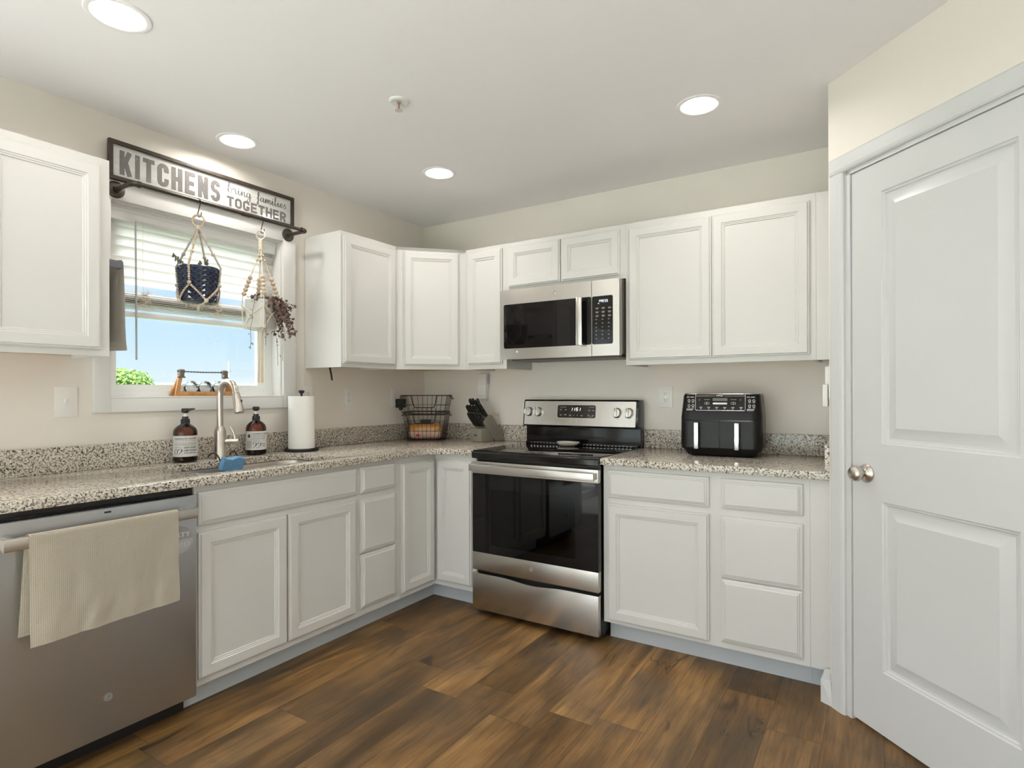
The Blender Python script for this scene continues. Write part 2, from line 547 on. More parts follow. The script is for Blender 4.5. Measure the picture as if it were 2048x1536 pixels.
def stainless(name, color=(0.60, 0.575, 0.54), rough=0.26, axis='x', aniso=0.65):
    """brushed along a horizontal axis: fine streaks plus an anisotropic highlight"""
    m, t, out = mat(name)
    tc = t.new('ShaderNodeTexCoord')
    mp = t.new('ShaderNodeMapping')
    mp.inputs['Scale'].default_value = {'x': (0.02, 1, 1), 'z': (1, 1, 0.02)}[axis]
    t.l.new(tc.outputs['Object'], mp.inputs[0])
    n = t.noise(mp.outputs[0], 900, 2)
    bp = t.new('ShaderNodeBump', ins={'Height': n, 'Strength': 0.06, 'Distance': 0.0003})
    b = t.new('ShaderNodeBsdfPrincipled', ins={'Base Color': color, 'Metallic': 1.0, 'Roughness': rough, 'Anisotropic': aniso})
    tg = t.new('ShaderNodeCombineXYZ', ins={2: 1.0})
    t.l.new(tg.outputs[0], b.inputs['Tangent'])
    t.l.new(bp.outputs[0], b.inputs['Normal'])
    t.l.new(b.outputs[0], out.inputs[0])
    return m


GRANITE = granite()
FLOORM = floor_mat()
STEEL = stainless('brushed_stainless')
STEELD = stainless('brushed_stainless_dishwasher', (0.475, 0.495, 0.52), 0.30)
SINKST = stainless('sink_stainless', (0.55, 0.50, 0.45), 0.33)


def cloth_mat(name, c0, c1, scale=260.0, warp=(1, 1, 1)):
    """waffle weave: woven squares as pattern and bump"""
    m, t, out = mat(name)
    tc = t.new('ShaderNodeTexCoord')
    sp = t.new('ShaderNodeSeparateXYZ'); t.l.new(tc.outputs['Object'], sp.inputs[0])
    a = t.math('SINE', t.math('MULTIPLY', sp.outputs['X'], scale * 4))
    bz = t.math('SINE', t.math('MULTIPLY', sp.outputs['Z'], scale * 4))
    w = t.math('MAXIMUM', a, bz)
    f = t.math('MULTIPLY_ADD', w, 0.5, 0.5)
    c = t.mix(f, c0, c1)
    bp = t.new('ShaderNodeBump', ins={'Height': f, 'Strength': 0.5, 'Distance': 0.0015})
    b = t.new('ShaderNodeBsdfPrincipled', ins={'Base Color': c, 'Roughness': 0.95, 'Specular IOR Level': 0.1, 'Sheen Weight': 0.2})
    t.l.new(bp.outputs[0], b.inputs['Normal'])
    t.l.new(b.outputs[0], out.inputs[0])
    return m


TOWEL = cloth_mat('waffle_cotton', (0.62, 0.55, 0.44), (0.84, 0.77, 0.65), 300)
TOWELG = cloth_mat('grey_waffle_cotton', (0.40, 0.375, 0.34), (0.62, 0.585, 0.535), 300)


def slat_mat():
    m, t, out = mat('blind_slat')
    d = t.new('ShaderNodeBsdfPrincipled', ins={'Base Color': (0.84, 0.85, 0.85, 1), 'Roughness': 0.45})
    tl = t.new('ShaderNodeBsdfTranslucent', ins={'Color': (0.95, 0.92, 0.89, 1)})
    mx = t.new('ShaderNodeMixShader', ins={0: 0.66})
    t.l.new(d.outputs[0], mx.inputs[1]); t.l.new(tl.outputs[0], mx.inputs[2]); t.l.new(mx.outputs[0], out.inputs[0])
    return m


SLAT = slat_mat()


def granule_mat():
    m, t, out = mat('white_granules')
    d = t.new('ShaderNodeBsdfPrincipled', ins={'Base Color': (0.86, 0.85, 0.83, 1), 'Roughness': 0.8})
    tl = t.new('ShaderNodeBsdfTranslucent', ins={'Color': (0.9, 0.9, 0.9, 1)})
    mx = t.new('ShaderNodeMixShader', ins={0: 0.6})
    t.l.new(d.outputs[0], mx.inputs[1]); t.l.new(tl.outputs[0], mx.inputs[2]); t.l.new(mx.outputs[0], out.inputs[0])
    return m


GRAN = granule_mat()


def sign_mat():
    m, t, out = mat('whitewashed_board')
    tc = t.new('ShaderNodeTexCoord')
    mp = t.new('ShaderNodeMapping'); mp.inputs['Scale'].default_value = (0.25, 1, 1); t.l.new(tc.outputs['Object'], mp.inputs[0])
    f = t.ramp(t.noise(mp.outputs[0], 22, 5, 0.6), [(0.35, 0), (0.75, 1)])
    c = t.mix(f, (0.64, 0.635, 0.61), (0.46, 0.47, 0.46))
    b = t.new('ShaderNodeBsdfPrincipled', ins={'Base Color': c, 'Roughness': 0.06, 'Specular IOR Level': 0.4})
    t.l.new(b.outputs[0], out.inputs[0])
    return m


def worn_ink():
    m, t, out = mat('worn_grey_lettering')
    tc = t.new('ShaderNodeTexCoord')
    f = t.ramp(t.noise(tc.outputs['Object'], 160, 4, 0.7), [(0.62, 0), (0.72, 1)])
    g = t.noise(tc.outputs['Object'], 9, 2)
    c = t.mix(g, (0.075, 0.07, 0.068), (0.22, 0.205, 0.195))
    c = t.mix(t.math('MULTIPLY', f, 0.7), c, (0.6, 0.59, 0.57))
    b = t.new('ShaderNodeBsdfPrincipled', ins={'Base Color': c, 'Roughness': 0.35})
    t.l.new(b.outputs[0], out.inputs[0])
    return m


SIGNB = sign_mat(); WORN = worn_ink()


def bread_mat():
    m, t, out = mat('printed_bread_bag')
    tc = t.new('ShaderNodeTexCoord')
    sp = t.new('ShaderNodeSeparateXYZ'); t.l.new(tc.outputs['Object'], sp.inputs[0])
    z = t.math('ADD', sp.outputs['Z'], t.math('MULTIPLY', t.math('SUBTRACT', t.noise(tc.outputs['Object'], 25, 3), 0.5), 0.03))
    c = t.ramp(t.math('MULTIPLY', z, 9.0), [(0.10, (0.55, 0.34, 0.26)), (0.30, (0.66, 0.42, 0.33)), (0.45, (0.70, 0.50, 0.36)), (0.55, (0.58, 0.26, 0.06)), (0.9, (0.52, 0.22, 0.05))])
    pr = t.ramp(t.noise(tc.outputs['Object'], 30, 2), [(0.62, 0), (0.66, 1)])
    low = t.math('LESS_THAN', sp.outputs['Z'], 0.035)
    c = t.mix(t.math('MULTIPLY', pr, low), c, (0.62, 0.05, 0.03))
    b = t.new('ShaderNodeBsdfPrincipled', ins={'Base Color': c, 'Roughness': 0.28, 'Coat Weight': 0.4})
    t.l.new(b.outputs[0], out.inputs[0])
    return m


BREAD = bread_mat()


def leaf_mat():
    m, t, out = mat('sunlit_leaf')
    gi = t.new('ShaderNodeNewGeometry')
    f = gi.outputs['Random Per Island']
    c = t.ramp(f, [(0.0, (0.04, 0.10, 0.015)), (0.5, (0.12, 0.23, 0.03)), (1.0, (0.25, 0.31, 0.06))])
    b = t.new('ShaderNodeBsdfPrincipled', ins={'Base Color': c, 'Roughness': 0.5})
    tl = t.new('ShaderNodeBsdfTranslucent', ins={'Color': c})
    mx = t.new('ShaderNodeMixShader', ins={0: 0.5})
    t.l.new(b.outputs[0], mx.inputs[1]); t.l.new(tl.outputs[0], mx.inputs[2]); t.l.new(mx.outputs[0], out.inputs[0])
    return m


LEAF = leaf_mat()
HILL = pbr('far_field', (0.09, 0.105, 0.08), 0.95, var=0.45, var_scale=0.03)
GRASS = pbr('lawn', (0.06, 0.10, 0.03), 0.95, var=0.3, var_scale=0.2)

# ================================================================== dimensions
H = 2.432          # ceiling
CT, CB = 0.9034, 0.8711   # counter top / underside
UB, UT = 1.367, 2.124     # wall cabinets
UD, BD, TK = 0.304, 0.611, 0.530
RX, RY = 2.661, -0.665    # corner where the angled pantry wall starts
BACKY = -5.6
RIGHTX = 3.99

# ================================================================== room shell
def structure(name, mb, m, label, smooth=0, loc=None, rotz=0, parent=None):
    o = mb.build(name, m, parent, smooth, loc, rotz)
    return tag(o, label, None, None, 'structure')


structure('floor', MB().box(-0.12, -3.4, -0.06, 5.0, 0.12, 0.0), FLOORM, 'brown wood plank floor of the kitchen')
structure('floor_bounce', MB().box(-0.12, BACKY - 0.1, -0.06, 5.0, -3.4005, 0.0), pbr('bounce_carpet', (0.61, 0.60, 0.585), 0.95, bump=0.004, bump_scale=150, bump_str=0.5), 'added pale carpet behind the camera, out of view, bouncing sunlight upward')  # invented pale floor, never in view, throws sunlight up to the ceiling

CANS = [(0.772, -2.354), (0.224, -1.602), (0.777, -0.768), (2.187, -0.768),
        (2.19, -2.354), (3.45, -2.35)]
CR = 0.074
holes = [[(x + CR * cos(2 * pi * k / 40), y + CR * sin(2 * pi * k / 40)) for k in range(40)] for x, y in CANS]
mb = MB(); mb.mesh(plate_mesh([[(-0.12, BACKY - 0.1), (5.0, BACKY - 0.1), (5.0, 0.12), (-0.12, 0.12)]] + holes, H, H + 0.012))
structure('ceiling', mb, CEIL, 'flat off-white ceiling with recessed lights')

# left (window) wall: opening for the sink window and one far behind the camera
WY0, WY1, WZ0, WZ1 = -2.052, -1.204, 1.206, 2.066
PY0, PY1 = -5.3, -3.75
mb = MB()
T = -0.12
mb.box(T, WY1, 0, 0, 0.12, H); mb.box(T, PY1, 0, 0, WY0, H); mb.box(T, BACKY - 0.1, 0, 0, PY0, H)
mb.box(T, WY0, 0, 0, WY1, WZ0); mb.box(T, WY0, WZ1, 0, WY1, H)
mb.box(T, PY0, 2.08, 0, PY1, H)
structure('wall_left', mb, WALL, 'greige wall with the window over the sink')
structure('wall_back', MB().box(0, 0, 0, 5.0, 0.12, H), WALL, 'greige wall behind the stove')
structure('wall_right', MB().box(RX, RY + 0.02, 0, RX + 0.10, 0, H), WALL, 'short return wall at the right end of the counter')
mb = MB()
mb.box(3.326, -1.40, 0, 5.0, -1.32, H); mb.box(RIGHTX, BACKY, 0, RIGHTX + 0.1, -1.40, H)
structure('wall_side', mb, WALL, 'greige wall behind the photographer on the right')
RO0, RO1 = 0.35, 3.6
mb = MB()
mb.box(T, BACKY - 0.1, 0, RO0, BACKY, H); mb.box(RO1, BACKY - 0.1, 0, RIGHTX + 0.1, BACKY, H); mb.box(RO0, BACKY - 0.1, 2.1, RO1, BACKY, H)
structure('wall_front', mb, WALL, 'wall with glass doors behind the photographer')
# sliding glass doors (daylight side of the room)
w = thing('window_2', 'white framed glass patio doors behind the photographer', None, (RO0, BACKY - 0.05, 0), 0, None, 'structure')
mb = MB(); Wd = RO1 - RO0
ring_frame(mb, 0, 0, Wd, 2.1, 0.06, 0.06, 0.08, 0.08, -0.03, 0.03); mb.box(Wd / 2 - 0.03, -0.029, 0.0805, Wd / 2 + 0.03, 0.029, 2.1 - 0.0805)
mb.build('frame', VINYL, w, 0)
MB().box(0.06, -0.004, 0.08, Wd - 0.06, 0.004, 2.02).build('pane', PANE, w, 0)
w = thing('window_3', 'white framed glass door in the left wall behind the photographer', None, (-0.06, PY0, 0), pi / 2, None, 'structure')
mb = MB(); Wd = PY1 - PY0
ring_frame(mb, 0, 0, Wd, 2.08, 0.06, 0.06, 0.08, 0.08, -0.03, 0.03); mb.box(Wd / 2 - 0.03, -0.029, 0.0805, Wd / 2 + 0.03, 0.029, 2.08 - 0.0805)
mb.build('frame', VINYL, w, 0)
MB().box(0.06, -0.004, 0.08, Wd - 0.06, 0.004, 2.0).build('pane', PANE, w, 0)

# ---- angled pantry wall, its door and trim (local x runs along the wall, -y faces the room)
A45 = -pi / 4
WL = 0.94
DO0, DO1, DZ = 0.090, 0.848, 2.052
mb = MB()
mb.box(0, 0, 0, DO0, 0.10, H); mb.box(DO1, 0, 0, WL, 0.10, H); mb.box(DO0, 0, DZ, DO1, 0.10, H)
structure('wall_corner', mb, WALL, 'angled greige wall around the pantry door', 0, (RX, RY, 0), A45)
# jambs + casing
mb = MB()
mb.box(DO0 - 0.004, -0.002, 0, DO0 + 0.018, 0.10, DZ); mb.box(DO1 - 0.018, -0.002, 0, DO1 + 0.004, 0.10, DZ); mb.box(DO0, -0.002, DZ - 0.0135, DO1, 0.10, DZ + 0.004)
cas = 0.066
prof = [(0.0, 0.0), (0.0, 0.011), (0.006, 0.015), (0.016, 0.017), (cas - 0.008, 0.017), (cas - 0.002, 0.014), (cas, 0.0)]
def casing_bar(mb, x0, x1, z0, z1, vertical, flip=False):
    pts = []
    for a, d in prof:
        if vertical:
            x = (x0 + a) if not flip else (x1 - a)
            pts.append((x, -d, z0))
        else:
            pts.append((x0, -d, (z0 + a)))
    mb.prism(pts, (0, 0, z1 - z0) if vertical else (x1 - x0, 0, 0))
casing_bar(mb, DO0 - cas - 0.004, DO0 - 0.004, 0, DZ, True, True)
casing_bar(mb, DO1 + 0.004, DO1 + 0.004 + cas, 0, DZ, True)
casing_bar(mb, DO0 - cas - 0.004, DO1 + cas + 0.004, DZ + 0.002, DZ + 0.002 + cas, False)
structure('trim_1', mb, TRIM, 'white casing around the pantry door', 0, (RX, RY, 0), A45)

dr = thing('door_1', 'white two-panel pantry door with a nickel knob', None, (RX, RY, 0), A45, None, 'structure')
DX0, DX1, DZ0, DZ1 = 0.111, 0.827, 0.012, 2.036
PX0, PX1 = 0.241, 0.697
def ring(x0, z0, x1, z1, i, y):
    return [(x0 + i, y, z0 + i), (x1 - i, y, z0 + i), (x1 - i, y, z1 - i), (x0 + i, y, z1 - i)]
FY = 0.004   # front face of the slab
mb = MB()
P1 = (PX0, 1.038, PX1, 1.930); P2 = (PX0, 0.232, PX1, 0.834)
mb.box(DX0, FY, DZ0, PX0, FY + 0.035, DZ1); mb.box(PX1, FY, DZ0, DX1, FY + 0.035, DZ1)
mb.box(PX0, FY, DZ0, PX1, FY + 0.035, P2[1]); mb.box(PX0, FY, P2[3], PX1, FY + 0.035, P1[1]); mb.box(PX0, FY, P1[3], PX1, FY + 0.035, DZ1)
for P in (P1, P2):
    lp = [ring(*P, i, FY + d) for i, d in ((0, 0), (0.004, 0.004), (0.009, 0.005), (0.013, 0.010), (0.021, 0.012), (0.030, 0.0105), (0.058, 0.001), (0.062, 0.0015))]
    mb.loft(lp, False, True)
mb.build('door_slab', TRIM, dr, 20)
mb = MB()
kx, kz = 0.176, 0.927
mb.lathe([(0.0335, 0.0), (0.0335, -0.004), (0.030, -0.008), (0.016, -0.012), (0.0135, -0.016)], (kx, FY, kz), 40, 'y')
mb.lathe([(0.0115, -0.010), (0.0115, -0.028), (0.016, -0.031), (0.024, -0.036), (0.0275, -0.045), (0.0275, -0.054), (0.024, -0.061), (0.014, -0.066), (0.001, -0.067)], (kx, FY, kz), 40, 'y')
tag(mb.build('door_knob', NICKEL, dr, 50), 'brushed nickel round door knob')
MB().box(DX0 - 0.004, FY + 0.004, kz - 0.005, DX0 + 0.001, FY + 0.03, kz + 0.040).build('latch_plate', DARK, dr, 0)

# baseboard bits on the return wall and at the wall corner
mb = MB()
mb.prism([(RX - 0.034, RY - 0.004, 0.0), (RX - 0.034, RY - 0.004, 0.085), (RX - 0.022, RY - 0.004, 0.115), (RX, RY - 0.004, 0.118), (RX, RY - 0.004, 0)], (0, 0.04, 0))
mb.prism([(RX - 0.034, RY - 0.004, 0), (RX - 0.034, RY - 0.004, 0.088), (RX + 0.002, RY - 0.016, 0.088), (RX + 0.010, RY - 0.030, 0.0)], (0.012, 0.012, 0))
structure('baseboard_right', mb, TRIM, 'short white baseboard piece at the pantry wall corner')

# ---- sink window
wn = thing('window_1', 'white framed window above the kitchen sink', None, (0, WY0, WZ0), pi / 2, None, 'structure')
WW, WH = WY1 - WY0, WZ1 - WZ0
# local: x along the wall, +y to outdoors (y = depth into the wall), z up from sill
mb = MB()
mb.box(-0.003, -0.001, 0.0042, 0.004, 0.115, WH - 0.0042); mb.box(WW - 0.004, -0.001, 0.0042, WW + 0.003, 0.115, WH - 0.0042); mb.box(-0.003, -0.001, WH - 0.004, WW + 0.003, 0.115, WH + 0.003)
mb.build('jamb', TRIMW, wn, 0)
MB().box(-0.003, -0.019, -0.004, WW + 0.003, 0.115, 0.004, 0.002).build('sill', TRIMW, wn)
mb = MB()
ring_frame(mb, 0.0042, 0.0042, WW - 0.0042, WH - 0.0042, 0.026, 0.046, 0.026, 0.028, 0.075, 0.115)
mb.build('frame', VINYL, wn, 0)
mb = MB()
ring_frame(mb, 0.0305, 0.0305, WW - 0.0505, WH - 0.0325, 0.030, 0.036, 0.028, 0.030, 0.085, 0.110)
mb.box(0.061, 0.083, 0.43, WW - 0.087, 0.1095, 0.465, 0.003)
mb.build('sash', VINYL, wn, 30)
MB().box(0.0602, 0.098, 0.058, WW - 0.086, 0.102, WH - 0.062).build('pane', PANE, wn, 0)

# window casing (flat stock)
mb = MB(); c2 = 0.066
mb.box(-c2, -0.019, -0.064, -0.003, 0, WH + 0.084, 0.0015); mb.box(WW + 0.003, -0.019, -0.064, WW + 0.003 + c2 + 0.013, 0, WH + 0.084, 0.0015)
mb.box(-0.003, -0.018, WH + 0.003, WW + 0.003, 0, WH + 0.084, 0.0015)
mb.box(-0.003, -0.018, -0.064, WW + 0.003, 0, -0.004, 0.0015)
structure('trim_2', mb, TRIMW, 'flat white casing around the sink window', 35, (0, WY0, WZ0), pi / 2)

# ================================================================== cabinetry
DOORP = [(0.0, 0.0), (0.0, 0.011), (0.003, 0.0125), (0.006, 0.0125), (0.009, 0.019), (0.044, 0.019), (0.0465, 0.0155), (0.051, 0.0155), (0.0535, 0.0125), (0.058, 0.0125), (0.060, 0.0085), (0.064, 0.0085)]
DRAWP = [(0.0, 0.0), (0.0, 0.009), (0.003, 0.011), (0.010, 0.0125), (0.012, 0.0155), (0.017, 0.0165), (0.019, 0.019), (0.022, 0.019)]


def door_front(x0, z0, x1, z1, yface, prof):
    """overlay front facing -y, lying against yface"""
    mb = MB()
    mb.loft([ring(x0, z0, x1, z1, i, yface - d) for i, d in prof], True, True)
    return mb


def base_carcass(Wd, open_top=True, kick=True):
    mb = MB(); t = 0.016; K = 0.1016; top = CB - 0.001
    mb.box(0, -BD + 0.02, K, t, -0.004, top); mb.box(Wd - t, -BD + 0.02, K, Wd, -0.004, top)
    mb.box(t, -BD + 0.02, K, Wd - t, -0.004, K + t); mb.box(t, -0.02, K + t, Wd - t, -0.004, top)
    mb.box(0, -BD, K, Wd, -BD + 0.02, top)          # face frame
    return mb


def base_cabinet(name, label, loc, rotz, Wd, fronts, kick=(0, None), group=None):
    """fronts: (kind, x0, z0, x1, z1)"""
    t = thing(name, label, 'cabinet', loc, rotz, group)
    base_carcass(Wd).build('carcass', CAB, t, 0)
    k1 = Wd if kick[1] is None else kick[1]
    MB().box(kick[0], -TK, 0.0, k1, -TK + 0.016, 0.1016).build('toe_kick', KICK, t, 0)
    for kind, x0, z0, x1, z1 in fronts:
        door_front(x0, z0, x1, z1, -BD, DOORP if kind == 'door' else DRAWP).build(kind, CAB, t, 0)
    return t


L90 = pi / 2
YS0 = -2.027     # left end of the sink base
base_cabinet('sink_base_cabinet', 'white sink base cabinet with a wide false drawer front over two doors', (0, YS0, 0), L90, 0.814,
             [('false_front', 0.012, 0.716, 0.806, 0.845), ('door', 0.012, 0.130, 0.401, 0.689), ('door', 0.409, 0.130, 0.796, 0.689)], (0.001, None))
base_cabinet('drawer_base_cabinet', 'narrow white three-drawer cabinet between the sink cabinet and corner cabinet', (0, -1.213, 0), L90, 0.303,
             [('drawer', 0.016, 0.717, 0.260, 0.846), ('drawer', 0.016, 0.417, 0.262, 0.688), ('drawer', 0.016, 0.138, 0.264, 0.410)])
# corner carousel cabinet, L-shaped
t = thing('corner_base_cabinet', 'white inside-corner base cabinet with a two-leaf folding door', 'cabinet', (0, 0, 0))
mb = MB(); K = 0.1016; top = CB - 0.001
mb.prism([(0.004, -0.004, K), (0.004, -0.909, K), (BD, -0.909, K), (BD, -BD, K), (0.913, -BD, K), (0.913, -0.004, K)], (0, 0, top - K))
mb.build('carcass', CAB, t, 0)
mb = MB(); mb.box(TK - 0.016, -0.909, 0, TK, -TK, K); mb.box(TK, -TK, 0, 0.913, -TK + 0.016, K)
mb.build('toe_kick', KICK, t, 0)
mb = MB()
mb.M = Matrix.Translation((0, -0.909, 0)) @ Matrix.Rotation(L90, 4, 'Z')
mb.loft([ring(0.010, 0.131, 0.276, 0.834, i, -BD - d) for i, d in DOORP], True, True)
mb.build('door', CAB, t, 0)
door_front(0.634, 0.131, 0.882, 0.834, -BD, DOORP).build('door', CAB, t, 0)

XR = 1.680
base_cabinet('base_cabinet', 'white base cabinet with one drawer over one door', (XR, 0, 0), 0, 0.528,
             [('drawer', 0.026, 0.713, 0.507, 0.845), ('door', 0.026, 0.120, 0.506, 0.682)])
base_cabinet('drawer_base_cabinet', 'wide white three-drawer cabinet next to the pantry wall', (2.208, 0, 0), 0, 0.378,
             [('drawer', 0.030, 0.715, 0.354, 0.844), ('drawer', 0.030, 0.411, 0.353, 0.680), ('drawer', 0.030, 0.132, 0.351, 0.406)])
t = thing('filler_strip', 'plain white filler board between drawer cabinet and pantry wall', 'filler board', (2.5865, 0, 0))
MB().box(0, -BD + 0.001, 0.1016, RX - 2.5865 - 0.001, -BD + 0.02, CB - 0.002).build('board', CAB, t, 0)
MB().box(0, -TK, 0, 0.046, -TK + 0.016, 0.1016).build('toe_kick', KICK, t, 0)


def wall_cabinet(name, label, loc, rotz, Wd, z0, doors, z1=UT, depth=UD, group=None):
    t = thing(name, label, 'cabinet', loc, rotz, group)
    h = z1 - z0
    mb = MB()
    mb.box(0, -depth + 0.019, 0, 0.013, -0.003, h); mb.box(Wd - 0.013, -depth + 0.019, 0, Wd, -0.003, h)
    mb.box(0, -depth, 0, Wd, -depth + 0.019, h); mb.box(0.013, -depth + 0.019, h - 0.02, Wd - 0.013, -0.003, h)
    mb.build('carcass', CAB, t, 0)
    mb = MB(); mb.box(0.013, -depth + 0.019, 0.014, Wd - 0.013, -0.003, 0.026)
    mb.build('bottom_panel', WOODBOT, t, 0)
    for x0, a, x1, b in doors:
        door_front(x0, a - z0, x1, b - z0, -depth, DOORP).build('door', CAB, t, 0)
    return t


wall_cabinet('wall_cabinet', 'white wall cabinet with the grey towel hanging on its side', (0, -2.947, UB), L90, 0.765, UB,
             [(0.022, 1.392, 0.370, 2.093), (0.376, 1.392, 0.732, 2.093)])
wall_cabinet('wall_cabinet', 'single-door white wall cabinet between the window and the diagonal corner cabinet', (0, -1.045, UB), L90, 0.433, UB,
             [(0.012, 1.390, 0.414, 2.100)])
wall_cabinet('wall_cabinet', 'narrow single-door white wall cabinet between diagonal cabinet and microwave', (0.612, 0, UB), 0, 0.304, UB,
             [(0.021, 1.398, 0.277, 2.100)])
wall_cabinet('wall_cabinet', 'short two-door white cabinet above the microwave', (0.9165, 0, 1.833), 0, 0.7615, 1.833,
             [(0.018, 1.855, 0.370, 2.098), (0.378, 1.855, 0.731, 2.098)])
wall_cabinet('wall_cabinet', 'tall wide two-door white wall cabinet above the air fryer', (1.6785, 0, UB), 0, 0.908, UB,
             [(0.020, 1.394, 0.448, 2.092), (0.453, 1.394, 0.882, 2.092)])
tag(MB().box(0, -UD + 0.001, 0, RX - 2.587 - 0.001, -UD + 0.02, UT - UB).build('filler_strip', CAB, None, 0, (2.587, 0, UB)),
    'plain white filler board between wide wall cabinet and pantry wall', 'filler board')
# diagonal corner wall cabinet
t = thing('corner_wall_cabinet', 'white diagonal wall cabinet filling the room corner', 'cabinet', (0, 0, UB))
h = UT - UB
mb = MB()
out_ = [(0.003, -0.003), (0.003, -0.611), (UD, -0.611), (0.611, -UD), (0.611, -0.003)]
mb.prism([(x, y, h - 0.02) for x, y in out_], (0, 0, 0.02))
mb.box(0.003, -0.611, 0, UD, -0.598, h - 0.02); mb.box(0.598, -UD, 0, 0.611, -0.003, h - 0.02)
dirv = Vector((1, 1, 0)).normalized(); nin = Vector((-1, 1, 0)).normalized() * 0.019
a = Vector((UD, -0.611, 0)); b = Vector((0.611, -UD, 0))
mb.prism([a, b, b + nin, a + nin], (0, 0, h))
mb.build('carcass', CAB, t, 0)
mb = MB(); mb.prism([(x, y, 0.014) for x, y in [(0.003, -0.003), (0.003, -0.598), (UD - 0.012, -0.598), (0.598, -UD + 0.012), (0.598, -0.003)]], (0, 0, 0.012))
mb.build('bottom_panel', WOODBOT, t, 0)
mb = MB(); Wdiag = (b - a).length
mb.M = Matrix.Translation(a) @ Matrix.Rotation(pi / 4, 4, 'Z')
mb.loft([ring(0.045, 0.024, Wdiag - 0.048, 0.733, i, -d) for i, d in DOORP], True, True)
mb.build('door', CAB, t, 0)

# ================================================================== countertops and sink
SY0, SY1, SX0, SX1 = -1.965, -1.255, 0.165, 0.555     # sink cut-out
cd = 0.648
outl = [(0.0, 0.0), (0.0, -2.79), (cd, -2.79)]
rr = 0.13
outl += [(cd, -cd - rr)] + [(cd + rr - rr * cos(radians(q)), -cd - rr + rr * sin(radians(q))) for q in range(10, 90, 10)] + [(cd + rr, -cd)]
outl += [(0.9165, -cd), (0.9165, 0.0)]
hole = rrect(SX0, SY0, SX1, SY1, 0.095, 8)
ctl = thing('countertop', 'speckled granite countertop with the sink along the window wall', 'countertop', (0, 0, CB))
mb = MB(); mb.mesh(plate_mesh([[(x + (0.002 if x == 0 else 0), y - (0.002 if y == 0 else 0)) for x, y in outl], hole], 0, CT - CB, 0.003))
mb.build('slab', GRANITE, ctl, 30)
mb = MB(); bs = 0.1045
mb.box(0.002, -2.79, CT - CB, 0.021, -0.0215, CT - CB + bs, 0.002)
mb.build('backsplash', GRANITE, ctl, 30)
mb = MB(); mb.box(0.002, -0.021, CT - CB, 0.9165, -0.002, CT - CB + bs, 0.002)
mb.build('backsplash', GRANITE, ctl, 30)
ctr = thing('countertop', 'speckled granite countertop under the air fryer', 'countertop', (1.677, 0, CB))
W2 = RX - 1.677 - 0.001
mb = MB(); mb.mesh(plate_mesh([[(0, -0.002), (0, -cd), (W2, -cd), (W2, -0.002)]], 0, CT - CB, 0.003)); mb.build('slab', GRANITE, ctr, 30)
mb = MB(); mb.box(0, -0.021, CT - CB, W2, -0.002, CT - CB + bs, 0.002); mb.build('backsplash', GRANITE, ctr, 30)
mb = MB(); mb.box(W2 - 0.019, -cd + 0.02, CT - CB, W2, -0.0215, CT - CB + bs, 0.002); mb.build('side_splash', GRANITE, ctr, 30)

# undermount sink bowl
sk = thing('kitchen_sink', 'stainless undermount sink set in the granite below the faucet', 'sink', (0, 0, CB - 0.19))
mb = MB()
zt = CB - 0.002 - (CB - 0.19)
lps = []
for ins, z, r in ((-0.018, zt, 0.10), (0.0, zt, 0.095), (0.004, zt - 0.02, 0.095), (0.012, 0.03, 0.085), (0.035, 0.004, 0.07), (0.12, 0.0, 0.05)):
    lps.append([(x, y, z) for x, y in rrect(SX0 + ins, SY0 + ins, SX1 - ins, SY1 - ins, r, 6)])
mb.loft(lps, False, True)
mb.build('bowl', SINKST, sk, 40)
MB().lathe([(0.045, 0.003), (0.045, 0.006), (0.03, 0.004), (0.005, 0.004)], (0.36, -1.61, 0), 32).build('drain', STEELP, sk)

# ================================================================== faucet
fc = thing('kitchen_faucet', 'brushed nickel gooseneck pull-down faucet behind the sink', 'faucet', (0.092, -1.612, CT), 0)
mb = MB()
mb.lathe([(0.030, 0), (0.030, 0.004), (0.0275, 0.008), (0.0265, 0.134), (0.024, 0.142), (0.0165, 0.160)], seg=36)
mb.build('body', NICKEL, fc, 40)
mb = MB()
arc = [(0, 0, 0.155), (0, 0, 0.20), (0, 0, 0.26), (0, 0, 0.305)]
Ra = 0.066
for k in range(1, 19):
    a = pi - k * (pi + radians(-12)) / 18
    arc.append((Ra + Ra * cos(a), 0, 0.310 + Ra * sin(a)))
dx, dz = arc[-1][0] - arc[-2][0], arc[-1][2] - arc[-2][2]
q = math.hypot(dx, dz); dirv = Vector((dx / q, 0, dz / q))
mb.tube(arc, 0.0145, 20)
mb.build('spout', NICKEL, fc, 40)
e0 = Vector(arc[-1])
mb = MB()
hp = [(0.0, 0.0155), (0.006, 0.0165), (0.0061, 0.0150), (0.010, 0.0150), (0.0105, 0.0175), (0.05, 0.0195), (0.095, 0.0225), (0.100, 0.0215), (0.101, 0.015)]
mb.tube([e0 + dirv * d for d, _ in hp], [r for _, r in hp], 28)
hd = mb.build('spray_head', NICKEL, fc, 40)
mb = MB()
side = Vector((0.55, 0.83, 0)).normalized()
nrm = Vector((0.83, -0.55, 0.0)).normalized()
cpt = e0 + dirv * 0.036
mb.M = Matrix.Translation(cpt) @ Matrix((( -dirv.x, 0, dirv.z, 0), (0, 1, 0, 0), (-dirv.z, 0, -dirv.x, 0), (0, 0, 0, 1)))
mb.sphere((-0.0105, 0.009, 0), 0.012, 16, 10, (0.95, 0.75, 1.9))
tag(mb.build('spray_button', BLACKM, hd), 'black oval spray button')
mb = MB()
ld = Vector((0.62, 0.78, 0)).normalized()
mb.tube([ld * 0.02 + Vector((0, 0, 0.083)), ld * 0.078 + Vector((0, 0, 0.083))], 0.0135, 24)
